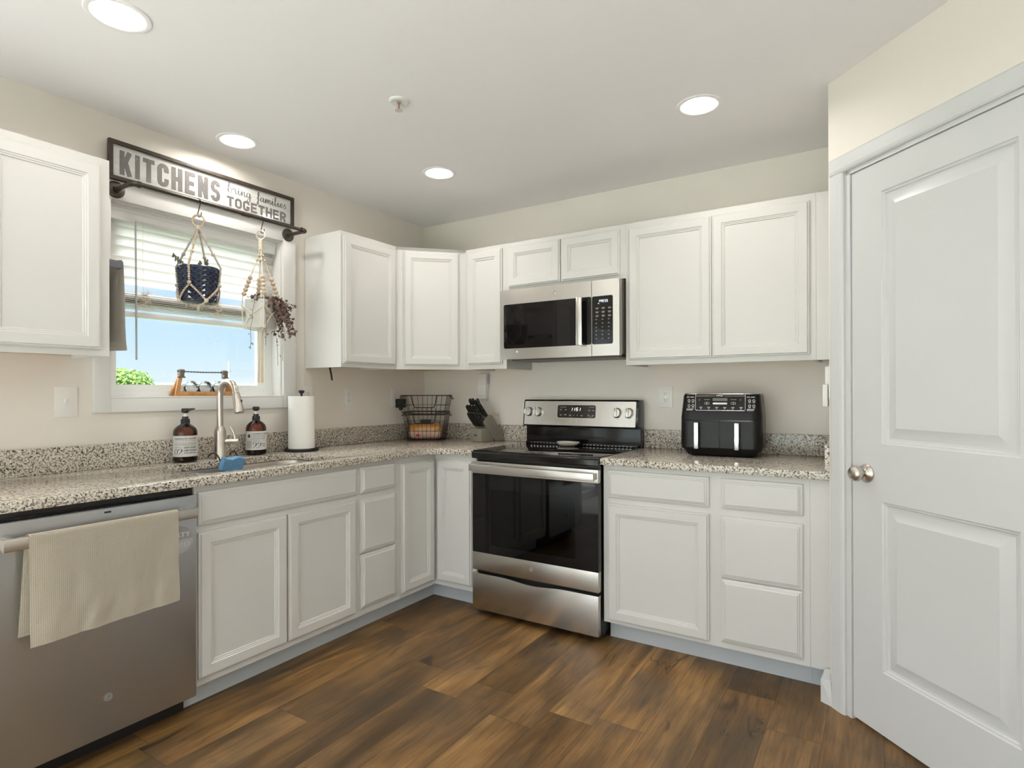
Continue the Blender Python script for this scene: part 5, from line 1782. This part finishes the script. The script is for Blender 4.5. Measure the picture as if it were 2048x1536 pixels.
# ================================================================== soap bottles
def soap(name, label, loc, r, rotz, number, lines, side):
    t = thing(name, label, 'soap bottle', loc, rotz)
    k = r / 0.05
    mb = MB()
    mb.lathe([(r * 0.86, 0.0), (r * 0.97, 0.004), (r, 0.012), (r, 0.135), (r * 0.985, 0.143), (r * 0.90, 0.155), (r * 0.66, 0.168), (r * 0.40, 0.176), (r * 0.33, 0.181), (r * 0.33, 0.194)], seg=40)
    bt = mb.build('bottle', AMBER, t, 50)
    mb = MB(); mb.lathe([(r * 0.82, 0.004), (r * 0.94, 0.008), (r * 0.955, 0.014), (r * 0.955, 0.120), (0.002, 0.121)], seg=32); mb.build('liquid', pbr('dark_amber_liquid', (0.035, 0.014, 0.006), 0.25), bt)
    mb = MB(); n = 46
    a0, a1 = radians(-90 - 112), radians(-90 + 112)
    rl_ = r + 0.0006
    lps = [[(rl_ * cos(a0 + (a1 - a0) * q / n), rl_ * sin(a0 + (a1 - a0) * q / n), z) for q in range(n + 1)] for z in (0.028, 0.124)]
    mb.loft(lps, False, False, close=False); lb = mb.build('paper_label', LABELP, t, 40)

    def wrap(mbw, fn):
        m2 = MB(); fn(m2)
        for v in m2.bm.verts:
            a = -pi / 2 + v.co.x / r; dd = -v.co.y
            v.co = ((r + 0.0008 + dd) * cos(a), (r + 0.0008 + dd) * sin(a), v.co.z)
        me = bpy.data.meshes.new('w'); m2.bm.to_mesh(me); m2.bm.free(); mbw.mesh(me); bpy.data.meshes.remove(me)
    mbw = MB(); wrap(mbw, lines)
    mbw.build('label_print', INK, lb, 0)
    mb = MB(); mb.lathe([(r * 0.345, 0.0), (r * 0.37, 0.002), (r * 0.37, 0.020), (r * 0.30, 0.024)], (0, 0, 0.178), 24)
    for q in range(24):
        a = 2 * pi * q / 24
        mb.box(r * 0.37 * cos(a) - 0.0006, r * 0.37 * sin(a) - 0.0006, 0.181, r * 0.37 * cos(a) + 0.0006, r * 0.37 * sin(a) + 0.0006, 0.197)
    mb.lathe([(r * 0.27, 0.0), (r * 0.27, 0.010)], (0, 0, 0.202), 20)
    pm = mb.build('pump_collar', BLACKM, t)
    MB().lathe([(0.0085, 0), (0.0085, 0.016)], (0, 0, 0.211), 16).build('pump_stem', WPLAST, pm)
    mb = MB()
    mb.lathe([(0.007, 0.0), (0.0165, 0.008), (0.0165, 0.020), (0.014, 0.024)], (0, 0, 0.226), 24)
    mb.M = Matrix.Rotation(side, 4, 'Z')
    mb.loft([[(x, y, z) for y, z in ((-0.010, 0.236), (0.010, 0.236), (0.009, 0.252), (-0.009, 0.252))] if False else [(x, yy * w_, 0.242 + dz + zz * hh) for yy, zz in ((-1, -1), (1, -1), (1, 1), (-1, 1))] for x, w_, hh, dz in ((0.0, 0.009, 0.007, 0.0), (0.022, 0.008, 0.0055, 0.002), (0.040, 0.006, 0.004, 0.005), (0.047, 0.005, 0.003, 0.005))])
    mb.build('pump_head', BLACKM, pm, 40)
    return t


def didone(mb, ch, x, z, h, w_, y=0):
    """high-contrast numerals"""
    if ch == '0':
        n = 32
        o_ = [(x + w_ / 2 + w_ / 2 * cos(2 * pi * k / n), y, z + h / 2 + h / 2 * sin(2 * pi * k / n)) for k in range(n)]
        i_ = [(x + w_ / 2 + (w_ / 2 - w_ * 0.20) * cos(2 * pi * k / n), y, z + h / 2 + (h / 2 - h * 0.035) * sin(2 * pi * k / n)) for k in range(n)]
        mb.loft([o_, i_], False, False)
    else:
        c = [(x + w_ * 0.10, z + h * 0.70, 0.05), (x + w_ * 0.12, z + h * 0.80, 0.16), (x + w_ * 0.25, z + h * 0.95, 0.06), (x + w_ * 0.5, z + h * 0.985, 0.035), (x + w_ * 0.78, z + h * 0.88, 0.12), (x + w_ * 0.86, z + h * 0.70, 0.20), (x + w_ * 0.72, z + h * 0.50, 0.16), (x + w_ * 0.40, z + h * 0.27, 0.07), (x + w_ * 0.10, z + h * 0.06, 0.05)]
        L_, R_ = [], []
        for i, (a, b, t_) in enumerate(c):
            p0 = c[max(0, i - 1)]; p1 = c[min(len(c) - 1, i + 1)]
            v = Vector((p1[0] - p0[0], 0, p1[1] - p0[1])).normalized(); nn = Vector((-v.z, 0, v.x))
            L_.append(Vector((a, y, b)) + nn * t_ * w_ / 1.6); R_.append(Vector((a, y, b)) - nn * t_ * w_ / 1.6)
        for i in range(len(c) - 1):
            mb.quad([L_[i], L_[i + 1], R_[i + 1], R_[i]])
        mb.quad([(x + w_ * 0.04, y, z), (x + w_ * 0.92, y, z), (x + w_ * 0.97, y, z + h * 0.30), (x + w_ * 0.90, y, z + h * 0.12)])
        mb.quad([(x + w_ * 0.04, y, z), (x + w_ * 0.90, y, z + h * 0.12), (x + w_ * 0.3, y, z + h * 0.12), (x + w_ * 0.1, y, z + h * 0.09)])
        mb.sphere((x + w_ * 0.17, y, z + h * 0.73), h * 0.065, 10, 6, (1, 0.02, 1))


def smallprint(mb, x0, x1, z, seed, h=0.0014):
    random.seed(seed); x = x0
    while x < x1:
        w_ = random.uniform(0.004, 0.011); mb.box(x, 0, z, min(x + w_, x1), -0.0002, z + h); x += w_ + 0.0022


def lines02(mb):
    fit_text(mb, 'GARRISON HONEY', -0.040, 0.107, 0.062, 0.1145, 0, 0.0015, 0.0001)
    mb.box(-0.085, 0, 0.1195, 0.085, -0.0002, 0.1202); mb.box(-0.085, 0, 0.0315, 0.085, -0.0002, 0.0322)
    for k, z in enumerate((0.101, 0.091, 0.0855, 0.080)):
        smallprint(mb, -0.040, 0.060, z, 40 + k)
    fit_text(mb, 'SCENT N', -0.040, 0.0695, -0.009, 0.0735, 0, 0.0, 0.0001)
    didone(mb, '0', -0.041, 0.036, 0.030, 0.0175); didone(mb, '2', -0.0215, 0.036, 0.030, 0.019)
    fit_text(mb, 'DISH SOAP', 0.003, 0.066, 0.058, 0.0745, 0, 0.002, 0.0001)
    fit_text(mb, 'LEMONGRASS', 0.002, 0.053, 0.062, 0.061, 0, 0.002, 0.0001)
    smallprint(mb, 0.003, 0.055, 0.044, 51, 0.003)


def lines22(mb):
    fit_text(mb, 'GARRISON HONEY', -0.006, 0.108, 0.080, 0.1145, 0, 0.0015, 0.0001)
    mb.box(-0.085, 0, 0.1195, 0.085, -0.0002, 0.1202); mb.box(-0.085, 0, 0.0315, 0.085, -0.0002, 0.0322)
    mb.box(-0.0105, 0, 0.034, -0.0100, -0.0002, 0.117)
    for k, z in enumerate((0.102, 0.096, 0.089, 0.083)):
        smallprint(mb, -0.006, 0.060, z, 60 + k)
    fit_text(mb, 'SCENT N', -0.004, 0.072, 0.030, 0.0765, 0, 0.0, 0.0001)
    didone(mb, '2', -0.006, 0.037, 0.030, 0.020); didone(mb, '2', 0.016, 0.037, 0.030, 0.020)
    smallprint(mb, 0.040, 0.062, 0.056, 71, 0.003); smallprint(mb, 0.040, 0.060, 0.046, 72, 0.003)
    # hand print
    cx_, cz_ = -0.026, 0.098
    mb.prism([(cx_ + 0.0065 * cos(2 * pi * k / 14), 0, cz_ + 0.0070 * sin(2 * pi * k / 14)) for k in range(14)], (0, -0.0002, 0))
    for dx_, dz_, L_ in ((-0.0055, 0.006, 0.006), (-0.002, 0.0085, 0.008), (0.002, 0.0085, 0.008), (0.0055, 0.0065, 0.0065), (-0.0095, 0.0, 0.004)):
        mb.box(cx_ + dx_ - 0.0011, 0, cz_ + dz_ - 0.002, cx_ + dx_ + 0.0011, -0.0002, cz_ + dz_ + L_ * 0.6)
    for k in range(5):
        mb.box(-0.040 + k * 0.006, 0, 0.036, -0.0385 + k * 0.006, -0.0002, 0.075)


FACE = radians(32)
soap('soap_bottle', 'amber pump bottle labelled 02 DISH SOAP beside the faucet', (0.076, -1.771, CT), 0.0505, FACE + radians(20), '02', lines02, radians(-30))
soap('soap_bottle', 'amber pump bottle labelled 22 with a hand print', (0.076, -1.408, CT), 0.0492, FACE + radians(13), '22', lines22, radians(-70))

# ================================================================== paper towels
ph = thing('paper_towel_holder', 'black round paper towel holder on the granite counter', 'paper towel holder', (0.118, -1.160, CT))
MB().lathe([(0.086, 0), (0.090, 0.003), (0.090, 0.013), (0.085, 0.016), (0.002, 0.016)], seg=48).build('base', RUBBER, ph)
MB().lathe([(0.006, 0.015), (0.006, 0.312), (0.005, 0.318)], seg=14).build('post', RUBBER, ph)
MB().lathe([(0.006, 0.316), (0.013, 0.321), (0.0165, 0.329), (0.013, 0.334), (0.003, 0.336)], seg=20).build('finial', RUBBER, ph)
mb = MB(); n = 64; lps = []
for z in (0.0, 0.286):
    lps.append([((0.0685 + 0.0012 * (k / n)) * cos(2 * pi * k / n), (0.0685 + 0.0012 * (k / n)) * sin(2 * pi * k / n), z) for k in range(n)])
inn = [[(0.019 * cos(2 * pi * k / n), 0.019 * sin(2 * pi * k / n), z) for k in range(n)] for z in (0.286, 0.0)]
mb.loft([lps[0], lps[1], inn[0], inn[1]], False, False, wrap=True)
tag(mb.build('paper_towel_roll', PAPER, None, 40, (0.118, -1.160, CT + 0.0165)), 'white paper towel roll standing on its black holder', 'paper towels')

# ================================================================== sponge in its wire caddy
sc = thing('sponge_caddy', 'dark bent wire sponge caddy hooked at the sink rim', 'caddy', (0.235, -1.655, CT))
mb = MB()
for dy_, hh_ in ((-0.046, 0.036), (0.052, 0.044)):
    mb.tube(bez((-0.085, dy_ * 1.1, 0.020), (-0.06, dy_, 0.05), (-0.02, dy_, 0.05), (0.0, dy_ * 0.9, 0.004), 12), 0.0036, 8)
mb.tube([(0.0, -0.041, 0.004), (0.016, -0.041, -0.045), (0.016, 0.047, -0.045), (0.0, 0.047, 0.004)], 0.0036, 8)
mb.build('wire', WIRE, sc)
mb = MB(); N = 16
lps = []
for j, (y0, y1) in enumerate(((-0.012, 0.012),)):
    pass
top = []; bot = []
for k in range(N + 1):
    u = -0.060 + 0.120 * k / N
    wv = 0.004 * sin(u * 75)
    top.append((u, 0.030 + wv)); bot.append((u, -0.030 + wv * 0.8))
outline = top + list(reversed(bot))
b_ = [[(-0.012 + o_[0] * 0, 0, 0)] for o_ in []]
lps = []
for x_, k_ in ((-0.013, 0.94), (-0.010, 1.0), (0.010, 1.0), (0.013, 0.94)):
    lps.append([(x_, u * k_, z * k_) for u, z in outline])
mb.loft(lps)
o = mb.build('sponge', SPONGE, None, 30, (0.257, -1.652, CT - 0.010), radians(6))
o.rotation_euler = (radians(-3), radians(18), radians(8))
tag(o, 'blue kitchen sponge standing at the back edge of the sink', 'sponge')

# ================================================================== wire baskets with bread
def wire_basket(label, loc, rotz, w0, d0, w1, d1, hgt, dip, rows):
    t = thing('wire_basket', label, 'basket', loc, rotz)
    def P(u, v, f):   # u,v in -1..1
        return Vector((u * (w0 + (w1 - w0) * f) / 2, v * (d0 + (d1 - d0) * f) / 2, hgt * f))
    mb = MB(); r = 0.0016
    nw, nd = 9, 6
    c0, c1 = -0.58, 0.58
    for k in range(nw + 1):
        u = -1 + 2 * k / nw
        topf = 1.0 if not (c0 < u < c1) else 1 - dip
        mb.tube([P(u, -1, topf), P(u, -1, 0.0), P(u, 1, 0), P(u, 1, 1)], r, 6)
    for k in range(1, nd):
        v = -1 + 2 * k / nd
        mb.tube([P(-1, v, 1), P(-1, v, 0), P(1, v, 0), P(1, v, 1)], r, 6)
    for f in rows:
        if f > 1 - dip:
            mb.tube([P(c0, -1, f), P(-1, -1, f), P(-1, 1, f), P(1, 1, f), P(1, -1, f), P(c1, -1, f)], r, 6)
        else:
            mb.tube([P(-1, -1, f), P(-1, 1, f), P(1, 1, f), P(1, -1, f)], r, 6, True)
    mb.build('wire_grid', WIRE, t, 60)
    mb = MB()
    fr = bez(P(c0, -1, 1), P(c0 + 0.09, -1, 1), P(c0 + 0.0, -1, 1 - dip), P(c0 + 0.16, -1, 1 - dip), 8) + bez(P(c1 - 0.16, -1, 1 - dip), P(c1, -1, 1 - dip), P(c1 - 0.09, -1, 1), P(c1, -1, 1), 8)
    mb.tube([P(-1, 1, 1), P(-1, -1, 1)] + fr + [P(1, -1, 1), P(1, 1, 1)], 0.0030, 8, True)
    mb.tube([P(-1, -1, 0), P(-1, 1, 0), P(1, 1, 0), P(1, -1, 0)], 0.0030, 8, True)
    mb.build('rim', WIRE, t, 60)
    for s_ in (-1, 1):
        mb = MB()
        a = P(s_, -0.35, 1); b = P(s_, 0.35, 1)
        o1 = Vector((s_ * 0.022, 0, -0.024))
        mb.tube([a, a + o1, b + o1, b], 0.0024, 8)
        for q in (a, b):
            mb.sphere(q, 0.0055, 8, 6)
        mb.build('handle', WIRE, t, 60)
    return t


BKR = radians(30)
bc = Vector((0.222, -0.232, CT))
wire_basket('lower dark wire basket holding bread in the counter corner', (bc.x, bc.y, CT + 0.003), BKR, 0.232, 0.165, 0.285, 0.200, 0.185, 0.40, (0.33, 0.66))
wire_basket('upper dark wire basket stacked on the bread basket', (bc.x, bc.y, CT + 0.172), BKR, 0.262, 0.180, 0.312, 0.215, 0.128, 0.62, (0.16, 0.5))
br = thing('bread_loaf', 'loaf of sliced bread in its bag inside the lower wire basket', 'bread', (bc.x - 0.005, bc.y - 0.004, CT + 0.0065), BKR)
mb = MB(); lps = []
for x_, k_ in ((-0.108, 0.55), (-0.102, 0.82), (-0.085, 0.97), (-0.03, 1.0), (0.03, 1.02), (0.085, 0.97), (0.100, 0.85), (0.107, 0.5)):
    pr = []
    for q in range(28):
        a = 2 * pi * q / 28
        yy = 0.058 * math.copysign(abs(cos(a)) ** 0.6, cos(a)); zz = 0.053 + 0.053 * math.copysign(abs(sin(a)) ** 0.65, sin(a))
        if zz > 0.07:
            yy *= 1.06
        pr.append((x_ + 0.004 * noise.noise(Vector((x_ * 40, q, 1))), yy * k_ + 0.003 * noise.noise(Vector((x_ * 30, q * 0.7, 3))), 0.053 + (zz - 0.053) * k_ + 0.003 * noise.noise(Vector((x_ * 30, q * 0.9, 7)))))
    lps.append(pr)
mb.loft(lps); mb.build('bagged_loaf', BREAD, br, 50)
mb = MB(); mb.box(-0.036, -0.02, 0.103, 0.036, -0.008, 0.132, 0.003); tag(mb.build('bag_clip', RUBBER, br), 'black bag clip')

# ================================================================== knife block
kb = thing('knife_block', 'grey knife block beside the stove', 'knife block', (0.612, -0.208, CT), radians(-14))
kw = 0.059
kb.scale = (1, 1.08, 1.08)
mb = MB(); mb.prism([(-kw + 0.004, y, z) for y, z in ((0.0, 0.001), (0.0, 0.079), (0.058, 0.079), (0.098, 0.03), (0.098, 0.001))], (2 * kw - 0.008, 0, 0), 0.0015)
mb.build('front_block', BLOCK, kb)
mb = MB(); mb.prism([(-kw + 0.0008, y, z) for y, z in ((0.020, 0.113), (0.080, 0.162), (0.172, 0.054), (0.172, 0.001), (0.113, 0.001))], (2 * kw - 0.0016, 0, 0), 0.0015)
mb.build('main_block', BLOCK, kb)
mb = MB(); mb.box(-0.017, -0.0012, 0.034, 0.017, -0.0002, 0.045, 0.0004); mb.build('name_plate', STEELP, kb)
KD = Vector((0, -0.635, 0.772)); KN_ = Vector((0, 0.772, 0.635)); KX = Vector((1, 0, 0))
KM = Matrix.Translation((0.612, -0.208, CT)) @ Matrix.Rotation(radians(-14), 4, 'Z') @ Matrix.Diagonal((1, 1.08, 1.08, 1))


def knife(label, x, base_yz, L, w_, t_, bolster=True, kind='kitchen_knife'):
    p = Vector((x, *base_yz))
    kt = thing(kind, label, 'knife' if kind != 'kitchen_scissors' else 'scissors', KM @ p, radians(-14), 'knives in the grey block'); kt.scale = (1.08, 1.08, 1.08)
    mb = MB(); lps = []
    # width runs in the plane of the blade (local KN_), thickness along x
    for f, ww, tt, bend in ((0.0, 0.78, 0.85, 0), (0.08, 0.9, 1.0, 0), (0.35, 1.0, 1.0, -0.001), (0.7, 0.95, 1.0, -0.001), (0.9, 1.05, 1.0, 0.003), (0.97, 0.95, 0.9, 0.005), (1.0, 0.6, 0.6, 0.005)):
        c = KD * (L * f + 0.006) + KN_ * bend
        lps.append([c + KX * (t_ * tt * a) + KN_ * (w_ * ww * b) for a, b in ((-1, -0.7), (-0.7, -1), (0.7, -1), (1, -0.7), (1, 0.7), (0.7, 1), (-0.7, 1), (-1, 0.7))])
    mb.loft(lps); hd_ = mb.build('handle', KNIFEH, kt, 40)
    mb = MB()
    for f in (0.22, 0.50, 0.78):
        for s_ in (-1, 1):
            c = KD * (L * f) + KX * (s_ * t_)
            mb.sphere(c, 0.0022, 8, 6, (0.5, 1, 1))
    c = KD * (L + 0.0055) + KN_ * 0.005
    mb.sphere(c, w_ * 0.55, 10, 6, (0.9, 1, 0.55))
    mb.build('rivet', STEELP, hd_)
    mb = MB()
    lps = [[KD * q + KX * (t_ * 0.55 * a) + KN_ * (w_ * 0.72 * b) for a, b in ((-1, -1), (1, -1), (1, 1), (-1, 1))] for q in (-0.0015, 0.006)]
    mb.loft(lps)
    mb.build('bolster', STEELP, kt)
    return kt


names6 = ['first', 'second', 'third', 'fourth', 'fifth', 'last']
for k in range(6):
    knife('%s steak knife from the left in the front row of the block' % names6[k], -0.046 + 0.0184 * k, (0.036, 0.0915), 0.098, 0.0072, 0.0050)
mid = ['leftmost', 'second from left', 'third from left', 'rightmost']
for k in range(4):
    knife('%s knife in the middle row of the block' % mid[k], -0.044 + 0.0275 * k, (0.034, 0.1262), 0.112, 0.0084, 0.0064)
knife('left big knife in the top row of the block', -0.038, (0.064, 0.1508), 0.128, 0.0098, 0.0074)
knife('middle big knife in the top row of the block', -0.013, (0.064, 0.1508), 0.130, 0.0100, 0.0076)
knife('widest knife at the right of the top row of the block', 0.030, (0.064, 0.1508), 0.128, 0.0115, 0.0100)

# ================================================================== ceiling fittings
rg_ = [['recessed ceiling light nearest the camera, above the dishwasher', 'recessed ceiling light right above the KITCHENS sign', 'recessed ceiling light over the wall cabinet corner', 'recessed ceiling light nearest the pantry door']]
def ceiling_light(label, x, y):
    t = thing('ceiling_light', label, 'ceiling light', (x, y, H), 0, 'recessed ceiling lights')
    mb = MB()
    n = 48
    prof_ = [(0.072, 0.030), (0.066, 0.028), (0.066, 0.004), (0.0705, -0.002), (0.082, -0.0055), (0.091, -0.004), (0.0935, -0.0004), (0.0735, -0.0002), (0.0732, 0.012)]
    mb.lathe(prof_, (0, 0, 0), n, 'z', False, False)
    mb.build('trim_ring', CEIL, t, 40)
    mb = MB(); mb.lathe([(0.0660, 0.018), (0.0662, 0.024), (0.0655, 0.026)], (0, 0, 0), n, 'z', True, True); mb.build('diffuser', LAMP, t, 0)
    return t


for i, (x, y) in enumerate(CANS):
    ceiling_light(rg_[0][i] if i < 4 else ['recessed light in the middle of the ceiling outside the view', 'recessed light in the ceiling near the pantry outside the view'][i - 4], x, y)
sp = thing('fire_sprinkler', 'small white and chrome fire sprinkler head on the ceiling', 'sprinkler', (1.146, -1.472, H))
MB().lathe([(0.042, -0.0004), (0.041, -0.006), (0.034, -0.010), (0.026, -0.008), (0.014, -0.004)], seg=36).build('escutcheon', WPLAST, sp)
mb = MB(); mb.lathe([(0.010, -0.004), (0.010, -0.014), (0.006, -0.016)], seg=16)
for s_ in (-1, 1):
    mb.tube([(s_ * 0.009, 0, -0.012), (s_ * 0.011, 0, -0.024), (s_ * 0.004, 0, -0.037), (0, 0, -0.039)], 0.0016, 6)
mb.lathe([(0.004, -0.036), (0.016, -0.040), (0.016, -0.0412), (0.003, -0.0415)], seg=20)
mb.build('deflector', STEELP, sp)
MB().lathe([(0.002, -0.014), (0.0026, -0.025), (0.002, -0.036)], seg=8).build('glass_bulb', pbr('red_bulb', (0.25, 0.02, 0.015), 0.2), sp)

# ================================================================== outdoors
mb = MB()
n = 60
pts_n = []
far = []
for k in range(n + 1):
    yy = -60 + 330 * k / n
    far.append((-260 + 12 * sin(k * 0.7), yy, 1.9 + 0.9 * noise.noise(Vector((k * 0.23, 2, 0))) + 0.5 * noise.noise(Vector((k * 0.9, 5, 0))) + 3.9))
lps = [[(-25, p[1] * 0.25, -3.2) for p in far], [(-90, p[1] * 0.55, -2.6) for p in far], [(-190, p[1] * 0.9, -0.6) for p in far], far, [(p[0] - 60, p[1], p[2] - 6) for p in far]]
mb.loft(lps, False, False, close=False)
structure('hills', mb, HILL, 'pale green hills on the horizon outside the window', 60)
structure('ground_outside', MB().box(-25, -40, -3.4, -0.3, 40, -3.2), GRASS, 'lawn outside the house')
structure('yard_outside', MB().box(-12, -40, -3.4, 20, -10.5, -0.45), GRASS, 'back yard beyond the glass doors')
structure('patio_bounce', MB().box(-4, -10.4, -0.6, 8, BACKY - 0.15, -0.15), pbr('bounce_concrete', (0.55, 0.53, 0.50), 0.9, var=0.08, var_scale=1.5), 'added pale concrete slab beyond the glass doors, unseen, reflecting sunlight indoors')  # unseen slab added as a sunlit reflector for the room

tr = thing('leafy_tree', 'bright green leafy tree outside the kitchen window', 'tree', (-24.9, 9.0, -2.75))
mb = MB(); mb.tube([(0, 0, 0), (0.05, 0, 1.2), (0.0, 0.1, 2.4), (0.1, 0, 3.4)], [0.16, 0.13, 0.10, 0.05], 10)
for a in range(5):
    mb.tube([(0.02, 0.05, 2.0 + a * 0.2), (0.7 * cos(a * 1.3), 0.7 * sin(a * 1.3), 3.0 + a * 0.15)], [0.06, 0.02], 6)
mb.build('trunk', BARK, tr)
bm = bmesh.new(); random.seed(4)
blobs = [((0, 0, 3.75), 1.25), ((0, 0.8, 3.45), 0.85), ((0.2, -0.9, 3.5), 0.95), ((0, -0.2, 4.35), 0.75), ((0, 1.45, 3.35), 0.75), ((0, 0.55, 4.3), 0.65), ((0.1, 0.2, 4.0), 0.9), ((0, -1.3, 4.0), 0.7)]
for (c, R_) in blobs:
    for k in range(int(1500 * R_ * R_)):
        d = Vector((random.gauss(0, 1), random.gauss(0, 1), random.gauss(0, 1))).normalized()
        p = Vector(c) + d * R_ * random.uniform(0.72, 1.04)
        s = random.uniform(0.05, 0.11)
        nn = (d + Vector((random.uniform(-1, 1), random.uniform(-1, 1), random.uniform(-0.2, 1))) * 0.8).normalized()
        u = nn.orthogonal().normalized(); v = nn.cross(u)
        ph_ = random.random() * 6.28
        q = [p + (u * cos(ph_ + a) * s * k2 + v * sin(ph_ + a) * s * k2) for a, k2 in ((0, 1), (1.2, 0.7), (pi, 1.0), (pi + 1.2, 0.7))]
        bm.faces.new([bm.verts.new(x) for x in q])
mb = MB(); mb.bm.free(); mb.bm = bm
mb.build('crown', LEAF, tr, 0)
t = thing('utility_pole', 'thin grey utility pole on the horizon outside the window', 'pole', (-54.2, 31.84, -3.2))
MB().lathe([(0.13, 0.0), (0.09, 7.7)], seg=10).build('shaft', POLEW, t)
MB().box(-0.05, -0.25, 6.6, 0.05, 0.25, 6.72).build('crossarm', POLEW, t, 0)

# daylight sampling aid for the two glass doors (portals only, they give no light of their own)
for nm, loc, rot, sx_, sy_ in (('sky_portal', ((RO0 + RO1) / 2, BACKY - 0.12, 1.05), (radians(90), 0, pi), RO1 - RO0, 2.1),
                               ('sky_portal', (-0.14, (PY0 + PY1) / 2, 1.04), (0, radians(-90), 0), 2.08, PY1 - PY0)):
    ld_ = bpy.data.lights.new(nm, 'AREA'); ld_.shape = 'RECTANGLE'; ld_.size = sx_; ld_.size_y = sy_; ld_.cycles.is_portal = True
    lo = bpy.data.objects.new(nm, ld_); lo.location = loc; lo.rotation_euler = rot; col.objects.link(lo)
